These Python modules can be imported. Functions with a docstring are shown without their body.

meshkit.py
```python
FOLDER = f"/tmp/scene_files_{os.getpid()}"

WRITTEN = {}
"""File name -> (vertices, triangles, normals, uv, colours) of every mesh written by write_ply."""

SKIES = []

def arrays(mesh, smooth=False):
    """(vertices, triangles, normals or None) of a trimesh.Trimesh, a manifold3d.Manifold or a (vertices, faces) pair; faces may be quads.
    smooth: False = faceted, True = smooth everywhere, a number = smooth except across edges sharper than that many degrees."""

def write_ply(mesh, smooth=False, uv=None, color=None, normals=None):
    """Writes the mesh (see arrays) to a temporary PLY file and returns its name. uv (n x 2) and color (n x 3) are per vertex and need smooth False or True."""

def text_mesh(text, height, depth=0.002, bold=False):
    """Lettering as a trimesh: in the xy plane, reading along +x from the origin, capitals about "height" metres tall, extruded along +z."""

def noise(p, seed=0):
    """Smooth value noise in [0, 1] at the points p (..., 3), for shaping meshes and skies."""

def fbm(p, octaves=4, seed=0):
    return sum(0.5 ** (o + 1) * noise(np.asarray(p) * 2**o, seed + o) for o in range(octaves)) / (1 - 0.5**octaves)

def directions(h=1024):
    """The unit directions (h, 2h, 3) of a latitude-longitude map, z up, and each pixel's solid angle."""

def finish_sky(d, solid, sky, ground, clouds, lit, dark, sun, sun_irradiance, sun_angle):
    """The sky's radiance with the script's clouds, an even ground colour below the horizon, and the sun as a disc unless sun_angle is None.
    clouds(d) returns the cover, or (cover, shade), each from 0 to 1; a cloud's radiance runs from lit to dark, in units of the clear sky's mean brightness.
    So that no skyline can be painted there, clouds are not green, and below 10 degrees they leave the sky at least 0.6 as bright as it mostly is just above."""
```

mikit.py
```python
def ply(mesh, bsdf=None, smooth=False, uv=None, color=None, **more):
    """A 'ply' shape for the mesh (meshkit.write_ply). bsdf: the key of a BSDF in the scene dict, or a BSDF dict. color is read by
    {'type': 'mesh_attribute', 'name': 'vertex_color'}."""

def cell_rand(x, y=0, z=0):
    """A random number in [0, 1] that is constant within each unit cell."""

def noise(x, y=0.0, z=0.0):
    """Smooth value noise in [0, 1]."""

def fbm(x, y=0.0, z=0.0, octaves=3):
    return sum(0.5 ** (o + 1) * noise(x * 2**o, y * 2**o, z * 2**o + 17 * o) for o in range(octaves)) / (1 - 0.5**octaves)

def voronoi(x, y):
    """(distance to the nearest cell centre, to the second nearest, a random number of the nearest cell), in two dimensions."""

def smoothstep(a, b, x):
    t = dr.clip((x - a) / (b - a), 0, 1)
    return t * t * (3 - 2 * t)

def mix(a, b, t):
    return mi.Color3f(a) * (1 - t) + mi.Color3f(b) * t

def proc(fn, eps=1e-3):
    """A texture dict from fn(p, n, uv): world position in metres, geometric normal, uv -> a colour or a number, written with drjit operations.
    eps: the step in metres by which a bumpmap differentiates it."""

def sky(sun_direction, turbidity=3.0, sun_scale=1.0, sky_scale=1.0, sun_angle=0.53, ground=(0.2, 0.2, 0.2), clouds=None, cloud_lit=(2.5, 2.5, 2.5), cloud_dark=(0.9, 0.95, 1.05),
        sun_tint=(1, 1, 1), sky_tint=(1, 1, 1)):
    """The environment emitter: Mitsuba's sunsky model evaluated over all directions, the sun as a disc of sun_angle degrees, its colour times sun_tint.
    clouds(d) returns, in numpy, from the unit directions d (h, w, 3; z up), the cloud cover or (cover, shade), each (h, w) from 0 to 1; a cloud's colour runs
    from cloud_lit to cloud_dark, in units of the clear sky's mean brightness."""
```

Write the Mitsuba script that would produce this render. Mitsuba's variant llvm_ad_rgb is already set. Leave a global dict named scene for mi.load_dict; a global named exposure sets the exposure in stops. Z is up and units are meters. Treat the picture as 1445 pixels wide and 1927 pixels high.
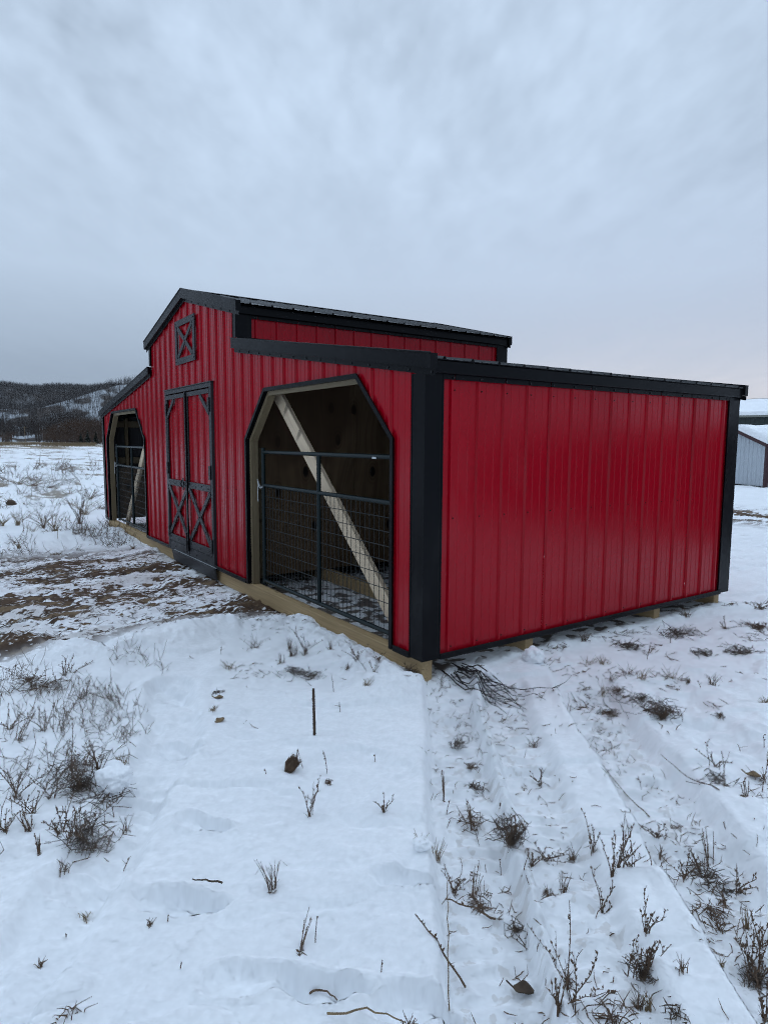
import math, random
import numpy as np, trimesh, shapely, shapely.geometry as sg, drjit as dr, mitsuba as mi
import mikit, meshkit
from scipy.spatial import ConvexHull
from mikit import proc, noise, fbm, voronoi, smoothstep, mix, cell_rand

# One unit of the plan is U metres: cladding ribs stand 0.9 units (nine inches) apart; x runs along the front, y into the barn, z up; wall foot at z = 0.
U = 0.253
T = mi.ScalarTransform4f

# ---------------------------------------------------------------- camera, sky, exposure
EYE = np.array([12.5899, -9.8317, 5.4658]) * U
YAW, PITCH, ROLL = -0.9699, 0.1070, 0.0056
FWD = np.array([math.sin(YAW) * math.cos(PITCH), math.cos(YAW) * math.cos(PITCH), -math.sin(PITCH)])
RT = np.array([math.cos(YAW), -math.sin(YAW), 0.0])
UP = -math.sin(ROLL) * RT + math.cos(ROLL) * np.cross(RT, FWD)
exposure = 1.04
scene = {"type": "scene"}
labels = {}
scene["camera"] = {"type": "perspective", "fov": math.degrees(2 * math.atan(722.5 / 1230.63)), "fov_axis": "x", "near_clip": 0.05, "far_clip": 9000.0,
                   "to_world": T().look_at(origin=EYE.tolist(), target=(EYE + FWD).tolist(), up=UP.tolist())}


def V3(*p):
    return np.array(p, float)


def overcast(d):
    """An even layer of cloud, wispy overhead, paler and smoother towards the horizon."""
    z = np.maximum(d[..., 2], 0.02)
    u, v = d[..., 0] / (z + 0.12), d[..., 1] / (z + 0.12)
    a, b = -0.84 * u + 0.54 * v, 0.54 * u + 0.84 * v
    warp = meshkit.fbm(np.stack([a * 1.6, b * 1.6, a * 0 + 3.1], -1), 3, seed=5) - 0.5
    wisp = meshkit.fbm(np.stack([a * 3.4 + warp * 2.0, b * 9.5 + warp * 3.0, a * 0 + 1.7], -1), 5, seed=9)
    puff = meshkit.fbm(np.stack([a * 10.0 + warp * 3.0, b * 20.0 - warp * 3.0, a * 0 + 5.7], -1), 4, seed=13)
    broad = meshkit.fbm(np.stack([a * 0.7 + 4.0, b * 0.9, a * 0 + 8.2], -1), 3, seed=2)
    el = np.degrees(np.arcsin(np.clip(d[..., 2], 0, 1)))
    level = np.interp(el, [0, 4, 9, 13, 20, 32, 45, 65, 90], [1.19, 1.15, 1.02, 0.87, 0.85, 0.92, 0.56, 0.0, -0.2])
    amp = np.clip((el - 11) / 17, 0.08, 1)
    ahead = d @ V3(-0.64, 0.77, 0.0)      # the low sun stands behind the cloud beyond the barn
    shade = level - 0.18 * ahead + amp * (0.36 * (wisp - 0.5) + 0.30 * (puff - 0.5) + 0.20 * (broad - 0.5)) + 0.10 * (broad - 0.5)
    thin = np.clip((d @ V3(-0.36, 0.933, 0.0) - 0.62) / 0.36, 0, 1) * np.interp(el, [0, 5, 14, 24, 90], [0.95, 0.85, 0.35, 0.0, 0.0]) * (0.75 + 0.5 * (wisp - 0.2))
    return np.clip(1 - thin, 0, 1), np.clip(shade, 0, 1)


scene["sky"] = mikit.sky((0.35, -0.5, 0.8), turbidity=9, sun_scale=0.004, sky_scale=1.66, sun_angle=40, ground=(0.6, 0.62, 0.66), clouds=overcast,
                         cloud_lit=(1.19, 1.45, 1.79), cloud_dark=(0.415, 0.520, 0.660), sky_tint=(1.07, 1.0, 0.97))

# ---------------------------------------------------------------- helpers
def V(*p):
    return np.array(p, float)


class MB:
    """Collects boxes, bars, tubes and prisms into one mesh."""

    def __init__(self):
        self.v, self.f, self.n = [], [], 0

    def add(self, v, f):
        v = np.asarray(v, float).reshape(-1, 3)
        self.v.append(v)
        self.f.append(np.asarray(f, int).reshape(-1, 3) + self.n)
        self.n += len(v)
        return self

    def mesh(self):
        return np.vstack(self.v), np.vstack(self.f)

    def box(self, lo, hi, c=0.012):
        """A box with chamfered edges."""
        lo, hi = np.minimum(lo, hi).astype(float), np.maximum(lo, hi).astype(float)
        return self.frame((lo + hi) / 2, V(1, 0, 0), V(0, 1, 0), V(0, 0, 1), (hi - lo) / 2, c)

    def frame(self, o, ex, ey, ez, half, c=0.012):
        h = np.asarray(half, float)
        c = min(c, 0.45 * h.min())
        pts = []
        for sx in (-1, 1):
            for sy in (-1, 1):
                for sz in (-1, 1):
                    for k in range(3):
                        q = np.array([sx, sy, sz]) * (h - c)
                        q[k] = (sx, sy, sz)[k] * h[k]
                        pts.append(q)
        pts = np.array(pts)
        hull = HULL
        w = o + pts[:, :1] * ex + pts[:, 1:2] * ey + pts[:, 2:] * ez
        f = hull if np.dot(np.cross(ex, ey), ez) > 0 else hull[:, ::-1]
        return self.add(w, f)

    def bar(self, a, b, wide, thick, side, c=0.012, over=0.0):
        """A rectangular bar from a to b; side: the direction of its thickness."""
        a, b = np.asarray(a, float), np.asarray(b, float)
        ex = (b - a) / np.linalg.norm(b - a)
        ez = np.asarray(side, float) - np.dot(side, ex) * ex
        ez /= np.linalg.norm(ez)
        ey = np.cross(ez, ex)
        return self.frame((a + b) / 2, ex, ey, ez, (np.linalg.norm(b - a) / 2 + over, wide / 2, thick / 2), c)

    def tube(self, pts, r, sides=6, cap=True):
        p = np.asarray(pts, float)
        m = len(p)
        r = np.broadcast_to(r, (m,))
        t = np.gradient(p, axis=0)
        t /= np.linalg.norm(t, axis=1, keepdims=True) + 1e-12
        ref = V(0, 0, 1) if abs(t[0, 2]) < 0.8 else V(1, 0.2, 0)
        a = np.cross(t, ref)
        a /= np.linalg.norm(a, axis=1, keepdims=True) + 1e-12
        b = np.cross(t, a)
        ang = np.arange(sides) * 2 * np.pi / sides
        v = p[:, None] + r[:, None, None] * (np.cos(ang)[None, :, None] * a[:, None] + np.sin(ang)[None, :, None] * b[:, None])
        i, j = np.meshgrid(np.arange(m - 1), np.arange(sides), indexing="ij")
        q = np.stack([i * sides + j, i * sides + (j + 1) % sides, (i + 1) * sides + (j + 1) % sides, (i + 1) * sides + j], -1).reshape(-1, 4)
        f = np.vstack([q[:, [0, 2, 1]], q[:, [0, 3, 2]]])
        v = v.reshape(-1, 3)
        if cap:
            e = np.array([[(0), k + 1, k] for k in range(1, sides - 1)])
            f = np.vstack([f, e[:, ::-1], e + (m - 1) * sides])
        return self.add(v, f)

    def prism(self, poly, o, es, et, n, d0, d1):
        """A polygon in the plane o + s es + t et, thick from d0 to d1 along n."""
        for g in getattr(poly, "geoms", [poly]):
            if g.is_empty or g.area < 1e-9:
                continue
            v2, f = trimesh.creation.triangulate_polygon(g, engine="earcut")
            base = o + v2[:, :1] * es + v2[:, 1:2] * et
            flip = np.dot(np.cross(es, et), n) < 0
            ff = f[:, ::-1] if flip else f
            self.add(base + n * d1, ff)
            self.add(base + n * d0, ff[:, ::-1])
            for ring in [g.exterior, *g.interiors]:
                c = np.array(ring.coords)[:-1]
                if ring.is_ccw == (ring is not g.exterior):
                    c = c[::-1]
                b = o + c[:, :1] * es + c[:, 1:2] * et
                m = len(c)
                i = np.arange(m)
                k = (i + 1) % m
                w = np.vstack([b + n * d0, b + n * d1])
                s = np.vstack([np.stack([i, k, k + m], 1), np.stack([i, k + m, i + m], 1)])
                self.add(w, s[:, ::-1] if flip else s)
        return self


_b = np.array([[sx * (1 - 0.2 * (k != 0)), sy * (1 - 0.2 * (k != 1)), sz * (1 - 0.2 * (k != 2))] for sx in (-1, 1) for sy in (-1, 1) for sz in (-1, 1) for k in range(3)])
_c = ConvexHull(_b)
HULL = np.array([s if np.dot(np.cross(_b[s[1]] - _b[s[0]], _b[s[2]] - _b[s[0]]), _b[s].mean(0)) > 0 else s[::-1] for s in _c.simplices])


def numbered(name):
    if name not in USED:
        USED[name] = 0
        return name
    USED[name] += 1
    return f"{name}_{USED[name]:03d}"


USED = {}


def put(name, mesh, bsdf, parent=None, smooth=False, label=None, kind=None, metres=False):
    """One entry of the scene; a part's key starts with its holder's."""
    key = numbered(parent + "__" + name if parent else name)
    if isinstance(mesh, MB):
        mesh = mesh.mesh()
    v, f = mesh
    scene[key] = mikit.ply((np.asarray(v) * (1 if metres else U), f), bsdf, smooth=smooth)
    if label or kind:
        labels[key] = {k: x for k, x in (("label", label), ("kind", kind)) if x}
    return key


def thing(name, label, cat, group=None):
    key = numbered(name)
    tag(key, label, cat, group)
    return key


def tag(key, label, cat, group=None, kind=None):
    labels[key] = {k: x for k, x in (("label", label), ("category", cat), ("group", group), ("kind", kind)) if x}
    return key


def n3(p, scale=1.0, seed=0, octaves=4):
    """fbm about 0 at x, y (units)."""
    return meshkit.fbm(np.stack([p[0] * scale, p[1] * scale, np.zeros_like(p[0]) + 0.37 * seed], -1), octaves, seed) - 0.5


def sstep(a, b, x):
    t = np.clip((x - a) / (b - a), 0, 1)
    return t * t * (3 - 2 * t)

# ---------------------------------------------------------------- the lie of the snow
TRAIL = [(-3.4, -5.3), (-1.6, -5.8), (-0.3, -6.1), (0.7, -6.8), (1.7, -7.45), (2.9, -8.15), (3.9, -8.95), (5.0, -9.7)]
BANK = [(-9.4, -8.6), (-6.4, -6.3), (-6.9, -4.6), (-7.3, -2.4), (-6.5, -1.4), (-6.2, -0.6), (-4.6, -0.5), (-3.0, -0.6), (-1.2, -0.75), (0.2, -1.1)]
PRINTS = [(4.45, -7.47, 0.98, 1.25, 0.50, 0.20), (5.77, -4.75, 0.97, 0.98, 0.30, 0.07), (6.66, -6.58, 0.92, 1.1, 0.42, 0.17), (7.45, -5.85, 0.9, 1.0, 0.5, 0.17),
          (2.87, -6.62, 0.7, 0.95, 0.42, 0.13), (0.15, -6.15, 0.5, 1.0, 0.5, 0.07), (-3.2, -5.4, 0.3, 1.3, 0.7, 0.14), (1.55, -7.3, 0.6, 1.0, 0.5, 0.07), (3.3, -8.5, 0.8, 1.1, 0.5, 0.06),
          (6.2, -7.15, 0.95, 1.2, 0.45, 0.10)]


def seg_dist(x, y, line):
    best = np.full(x.shape, 1e9)
    for (ax, ay), (bx, by) in zip(line[:-1], line[1:]):
        dx, dy = bx - ax, by - ay
        t = np.clip(((x - ax) * dx + (y - ay) * dy) / (dx * dx + dy * dy), 0, 1)
        best = np.minimum(best, np.hypot(x - ax - t * dx, y - ay - t * dy))
    return best


def drive_mask(x, y):
    """1 in the churned, driven-over ground before the doors."""
    wob = 1.6 * n3((x, y), 0.25, 31, 2)
    near = -7.3 - 1.2 * np.exp(-((y + 3.5) / 2.5) ** 2) + wob
    m = sstep(near + 0.6, near - 0.9, x) * sstep(-27.5, -22.5, x + wob * 1.5 - 0.35 * np.clip(y + 3.0, -1e9, 4.0))
    return m * sstep(1.0, 0.2, y) * sstep(-60, -30, y)


def thaw_mask(x, y):
    """1 in the driven ground beyond the far right corner."""
    return np.exp(-(((x + 15) / 14) ** 2 + ((y - 46) / 6.5) ** 2) ** 2)


def H(x, y):
    """Height of the snow (units) at x, y (units)."""
    x, y = np.asarray(x, float), np.asarray(y, float)
    p = (x, y)
    r = np.hypot(x - 8, y + 5)
    z = -0.56 + 0.30 * n3(p, 0.16, 1, 2) * sstep(3, 20, r) + 0.11 * n3(p, 0.55, 2, 3)
    z = z + 0.10 * n3(p, 1.9, 3, 3) + 0.05 * n3(p, 4.5, 4, 3)
    # wind ripples on the untrodden snow
    q0 = 0.42 * x + 0.9 * y
    z = z + 0.030 * np.sin(q0 * 4.6 + 5 * n3(p, 0.7, 6, 2)) * sstep(0.05, 0.2, n3(p, 0.35, 7, 2) + 0.1)
    crease = n3((0.8 * x - 0.6 * y, (0.6 * x + 0.8 * y) * 0.45), 0.9, 33, 3)
    z = z - 0.055 * np.exp(-(crease / 0.022) ** 2) + 0.05 * np.tanh(crease * 22)
    inside = sstep(0.4, -0.1, x) * sstep(-0.1, 0.5, y) * sstep(14.9, 14.3, y) * sstep(-36.9, -36.3, x)
    z = z * (1 - inside) + inside * (-0.52 + 0.10 * n3(p, 1.3, 8, 3))
    # field clods far to the left and right
    far = np.clip(sstep(-22, -34, x) + sstep(7, 14, y) * sstep(-2, 2, x) + sstep(20, 30, y), 0, 1) * (1 - inside)
    z = z + far * (0.5 * np.abs(n3(p, 0.75, 9, 3)) + 0.16 * n3(p, 2.4, 10, 2)) * sstep(1400, 60, r)
    # wheel ruts from the right corner of the barn
    q = 0.6 * x + 0.8 * y + 0.22 * n3((x, y), 0.5, 11, 2)
    s = 0.8 * x - 0.6 * y
    run = sstep(-1.2, 0.6, s) * sstep(30, 18, s) * (1 - inside)
    e = 0.11
    rut = 0.36 * sstep(0.0, e, q) * sstep(1.32, 1.2, q) + 0.27 * sstep(1.40, 1.52, q) * sstep(2.62, 2.35, q) + 0.40 * sstep(3.30, 3.30 + e, q) * sstep(4.95, 4.6, q) + 0.14 * sstep(5.5, 5.75, q) * sstep(6.9, 6.6, q)
    tread = (sstep(0.05, 0.25, q) * sstep(2.6, 2.4, q) + sstep(3.4, 3.6, q) * sstep(4.8, 4.5, q)) * (0.22 * n3((s * 1.0, q * 1.0), 3.4, 12, 3) + 0.03 * np.sin(s * 17 + 3 * q + 6 * n3(p, 1.2, 13, 2)))
    z = z - run * (rut - tread)
    z = z + run * (0.045 * np.exp(-((q + 0.10) / 0.12) ** 2) + 0.07 * np.exp(-((q - 3.2) / 0.13) ** 2) + 0.035 * np.exp(-((q - 1.36) / 0.09) ** 2))
    rough = run * sstep(5.0, 6.0, q)
    z = z + rough * (0.30 * n3(p, 0.9, 14, 3) + 0.22 * n3(p, 3.2, 27, 3) + 0.12 * n3((x * 0.8 - 0.6 * y, (0.6 * x + 0.8 * y) * 2.2), 1.0, 15, 3))
    # trampled trail and single footprints
    d = seg_dist(x, y, TRAIL) + 0.16 * n3(p, 1.6, 16, 2)
    z = z - 0.20 * sstep(0.60, 0.38, d) + 0.05 * np.exp(-((d - 0.72) / 0.16) ** 2) + sstep(0.6, 0.3, d) * 0.26 * n3(p, 3.2, 17, 3)
    for cx, cy, a, length, width, depth in PRINTS:
        dx, dy = x - cx, y - cy
        u, w = dx * math.cos(a) + dy * math.sin(a), -dx * math.sin(a) + dy * math.cos(a)
        k = np.sqrt((u / (length / 2)) ** 2 + (w / (width / 2 * (1 - 0.16 * np.tanh(3 * u)))) ** 2) + 0.55 * n3(p, 2.4, 18, 3) + 0.22 * n3(p, 7.0, 30, 2)
        z = z - 2.0 * depth * sstep(1.12, 0.72, k) * (0.75 + 0.35 * np.tanh(2.5 * u)) + (0.035 + 0.12 * np.abs(n3(p, 4.5, 32, 2))) * np.exp(-((k - 1.22) / 0.16) ** 2) + sstep(1.0, 0.6, k) * 0.16 * n3(p, 4.0, 19, 2)
    # the bank pushed up between the drive and the barn
    d = seg_dist(x, y, BANK)
    lump = 0.35 + 0.9 * (n3(p, 0.9, 20, 3) + 0.5) + 2.4 * np.abs(n3(p, 2.2, 21, 3)) + 1.0 * np.abs(n3(p, 5.0, 29, 2))
    z = z + 0.34 * np.exp(-(d / 0.75) ** 2) * lump * (1 - inside) * sstep(-14, -6, -abs(x) + y * 0)
    # driven ground before the doors: scraped thin and lumpy
    m = drive_mask(x, y) * (1 - inside)
    z = z - 0.10 * m + m * (0.34 * np.abs(n3((x * 1.5, y * 0.75), 1.0, 22, 3)) + 0.22 * n3((x * 2.6, y * 1.5), 1.5, 23, 3) + 0.22 * np.abs(n3(p, 4.0, 28, 2)) - 0.05 * np.cos(x * 2.4 + 3 * n3(p, 0.3, 24, 2)))
    # snow drifted against the front skid left of the doors, and lumps under the right wall
    z = z + 0.30 * np.exp(-((y + 0.5) / 0.7) ** 2) * sstep(-20.5, -23.5, x) * sstep(-44, -37, x) * (0.7 + 1.4 * n3(p, 0.8, 25, 2))
    foot = np.exp(-((x - 0.0) / 0.8) ** 2) * sstep(0.3, 1.5, y) * sstep(15.5, 13, y)
    z = z + foot * (0.05 + 0.55 * np.abs(n3(p, 1.9, 26, 3)))
    return z


def graded(lo, a, b, hi, step, g1, mid, g2):
    """Grid lines: even from a to b, then growing outwards, faster past mid."""
    def out(end, start, sign):
        xs, s, x = [], step, start
        while sign * (end - x) > 0:
            s *= g1 if abs(x - start) < mid else g2
            x += sign * s
            xs.append(x)
        return xs
    return np.array(out(lo, a, -1)[::-1] + list(np.arange(a, b + 1e-9, step)) + out(hi, b, 1))


gx = graded(-9500, -1.5, 10.0, 6000, 0.052, 1.014, 42, 1.07)
gy = graded(-7500, -9.7, 4.0, 9500, 0.052, 1.019, 42, 1.07)
X, Y = np.meshgrid(gx, gy, indexing="ij")
Z = H(X.ravel(), Y.ravel()).reshape(X.shape)
nx, ny = X.shape
ii, jj = np.meshgrid(np.arange(nx - 1), np.arange(ny - 1), indexing="ij")
a0 = (ii * ny + jj).ravel()
ground_mesh = (np.stack([X.ravel(), Y.ravel(), Z.ravel()], 1), np.vstack([np.stack([a0, a0 + ny, a0 + ny + 1], 1), np.stack([a0, a0 + ny + 1, a0 + 1], 1)]))

# ---------------------------------------------------------------- materials
def rgb(r, g, b):
    return {"type": "rgb", "value": [r, g, b]}


def two(b, back=None):
    d = {"type": "twosided", "a_front": b}
    if back:
        d["b_back"] = back
    return d


def ground_colour(p, n, uv):
    x, y, z = p.x / U, p.y / U, p.z / U
    # bare earth shows in the drive, in streaks that run towards the doors, in the thawed ground on the right and here and there in the field
    wob = 1.6 * (fbm(x * 0.25, y * 0.25, 3.0, 2) - 0.5)
    drive = smoothstep(-7.3, -8.7, x + wob + 1.2 * dr.exp(-dr.square((y + 3.0) / 2.6))) * smoothstep(-28.0, -22.0, x - 0.35 * dr.clip(y + 3.0, -1e6, 4.0)) * smoothstep(0.9, 0.0, y) * smoothstep(-60.0, -30.0, y)
    st = fbm(x * 0.75 + 0.10 * y, y * 0.24, 1.0, 5)
    bands = 0.5 + 0.5 * dr.cos((x - 10.2 + 12.0) * 1.02 + 5.5 * (fbm(x * 0.2, y * 0.15, 5.0, 3) - 0.5))
    fine = fbm(x * 3.6, y * 1.5, 2.0, 4)
    grit = fbm(x * 12.0, y * 6.0, 6.0, 3)
    mud = drive * smoothstep(0.452, 0.515, 0.30 * st + 0.10 * bands + 0.28 * fine + 0.34 * grit - 0.02)
    tx, ty = (x + 15.0) / 14.0, (y - 46.0) / 6.5
    tr = dr.exp(-dr.square(tx * tx + ty * ty))
    thaw = tr * smoothstep(0.45, 0.53, 0.6 * fbm(x * 0.12 + 0.1 * y, y * 0.55, 7.0, 3) + 0.4 * fine)
    far = smoothstep(-30.0, -60.0, x)
    field = far * smoothstep(0.565, 0.64, 0.65 * fbm(x * 0.09, y * 0.33, 9.0, 3) + 0.35 * fbm(x * 0.7, y * 1.3, 4.0, 3)) * 0.85
    stubble = smoothstep(-430.0, -520.0, x) * smoothstep(0.36, 0.56, fbm(x * 0.011, y * 0.05, 2.0, 3))
    q = 0.6 * x + 0.8 * y
    s = 0.8 * x - 0.6 * y
    run = smoothstep(0.2, 1.5, s) * smoothstep(26.0, 15.0, s)
    inrut = run * (smoothstep(0.1, 0.3, q) * smoothstep(2.6, 2.3, q) + smoothstep(3.4, 3.6, q) * smoothstep(4.9, 4.5, q))
    under = smoothstep(0.1, -0.3, x) * smoothstep(0.1, 0.5, y) * smoothstep(14.6, 14.2, y) * smoothstep(-36.6, -36.2, x)
    litter = under * smoothstep(0.48, 0.6, fbm(x * 3.0, y * 3.0, 13.0, 4)) * 0.9
    earth = dr.clip(dr.maximum(dr.maximum(dr.maximum(mud, thaw), field), litter), 0, 1)
    tint = fbm(x * 2.3, y * 1.1, 21.0, 3)
    soil = mix(mix((0.042, 0.025, 0.016), (0.105, 0.064, 0.038), tint), (0.17, 0.118, 0.068), smoothstep(0.58, 0.8, fine))
    straw = mix((0.15, 0.11, 0.07), (0.27, 0.21, 0.13), tint)
    soil = mix(soil, straw, far * 0.8)
    v = fbm(x * 0.6, y * 0.6, 15.0, 3)
    snow = mix((0.81, 0.83, 0.85), (0.88, 0.895, 0.905), v)
    grain = fbm(x * 15.0, y * 15.0, 19.0, 3)
    snow = snow * (0.93 + 0.14 * grain)
    pressed = inrut * (0.25 + 0.75 * smoothstep(0.42, 0.62, fbm(x * 4.2, y * 4.2, 23.0, 3)))     # wheels have pressed the snow to grey ice with bits of stalk in it
    snow = mix(snow, (0.58, 0.59, 0.60), 0.38 * pressed)
    snow = mix(snow, (0.40, 0.34, 0.28), inrut * 0.30 * smoothstep(0.60, 0.72, fbm(x * 9.0, y * 9.0, 27.0, 3)))
    dirty = drive * smoothstep(0.40, 0.60, fbm(x * 0.9, y * 0.5, 17.0, 3)) * 0.42
    snow = mix(snow, (0.46, 0.41, 0.37), dirty)
    c = mix(snow, soil, earth)
    return mix(c, straw, stubble)


def ground_relief(p, n, uv):
    x, y = p.x / U, p.y / U
    return 0.016 * fbm(x * 7.0, y * 7.0, 2.0, 3) + 0.0045 * fbm(x * 34.0, y * 34.0, 1.0, 2)


scene["snow_mat"] = {"type": "bumpmap", "scale": 1.0, "arbitrary": proc(ground_relief, 2e-3),
                     "bsdf": {"type": "principled", "base_color": proc(ground_colour), "roughness": 0.75, "specular": 0.25}}


def paint(base, rough, spec=0.5, amount=0.12):
    def col(p, n, uv):
        k = fbm(p.x * 1.7, p.y * 1.7, p.z * 0.5, 3)
        dust = smoothstep(0.55, 0.8, fbm(p.x * 9.0, p.y * 9.0, p.z * 2.5, 3)) * 0.05 + smoothstep(0.35, -0.05, p.z) * 0.07 * fbm(p.x * 14.0, p.y * 14.0, p.z * 8.0, 3)
        return mix(mi.Color3f(base) * (1 - amount + 2 * amount * k), (0.30, 0.29, 0.29), dust * 0.35)

    def ro(p, n, uv):
        return rough * (0.8 + 0.45 * fbm(p.x * 3.0, p.y * 3.0, p.z * 1.3, 3))
    return {"type": "principled", "base_color": proc(col), "roughness": proc(ro), "specular": spec}


def flat(base, rough=0.6, spec=0.4, metallic=0.0):
    return {"type": "principled", "base_color": rgb(*base), "roughness": rough, "specular": spec, "metallic": metallic}


scene["red_mat"] = two(paint((0.355, 0.0004, 0.0100), 0.22, 0.24), flat((0.05, 0.05, 0.055), 0.6))
scene["black_mat"] = two(paint((0.0014, 0.0018, 0.0034), 0.30, 0.14, 0.05))
scene["board_mat"] = two(paint((0.018, 0.019, 0.023), 0.45, 0.5, 0.2))
scene["roof_mat"] = two(paint((0.016, 0.019, 0.022), 0.26, 0.5, 0.1), flat((0.06, 0.06, 0.065), 0.7))
scene["gate_mat"] = two(paint((0.006, 0.015, 0.017), 0.36, 0.25, 0.1))
scene["wire_mat"] = two(flat((0.020, 0.023, 0.025), 0.45, 0.3))
scene["bolt_mat"] = two(flat((0.006, 0.006, 0.008), 0.4))
scene["zinc_mat"] = two(flat((0.55, 0.57, 0.58), 0.35, 0.5, 0.6))


def wood(d, light, dark, scale=1.0, knots=True):
    """Sawn lumber with its grain along d."""
    d = np.asarray(d, float) / np.linalg.norm(d)
    a = np.cross(d, [0.3, 0.5, 0.81])
    a /= np.linalg.norm(a)
    b = np.cross(d, a)

    def col(p, n, uv):
        l, s, t = (p.x * float(e[0]) + p.y * float(e[1]) + p.z * float(e[2]) for e in (d, a, b))
        w = fbm(l * 1.3, s * 7.0, t * 7.0, 3) - 0.5
        g = fbm(l * 2.2 + w, s * 95.0 * scale + 6 * w, t * 95.0 * scale + 6 * w, 3)
        blot = fbm(l * 1.1, s * 4.0, t * 4.0, 3)
        c = mix(dark, light, dr.clip(0.15 + 0.75 * g + 0.5 * (blot - 0.5), 0, 1))
        if knots:
            r, _, k = voronoi(l * 2.6, s * 9.0 + t * 5.0)
            c = mix(c, mi.Color3f(dark) * 0.35, smoothstep(0.11, 0.05, r) * dr.select(k > 0.55, 1.0, 0.0) * 0.8)
        return c
    return two({"type": "principled", "base_color": proc(col), "roughness": 0.7, "specular": 0.3})


scene["skid_mat"] = wood((1, 0, 0), (0.50, 0.36, 0.195), (0.25, 0.17, 0.085))
scene["post_mat"] = wood((0, 0, 1), (0.25, 0.195, 0.118), (0.125, 0.094, 0.053))
scene["header_mat"] = wood((1, 0, 0.01), (0.27, 0.22, 0.145), (0.14, 0.11, 0.068))
scene["brace_mat"] = wood((7.83, 0, -6.98), (0.84, 0.68, 0.49), (0.58, 0.45, 0.31))
scene["brace_two_mat"] = wood((7.83, 0, 6.98), (0.84, 0.68, 0.49), (0.58, 0.45, 0.31))


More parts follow.
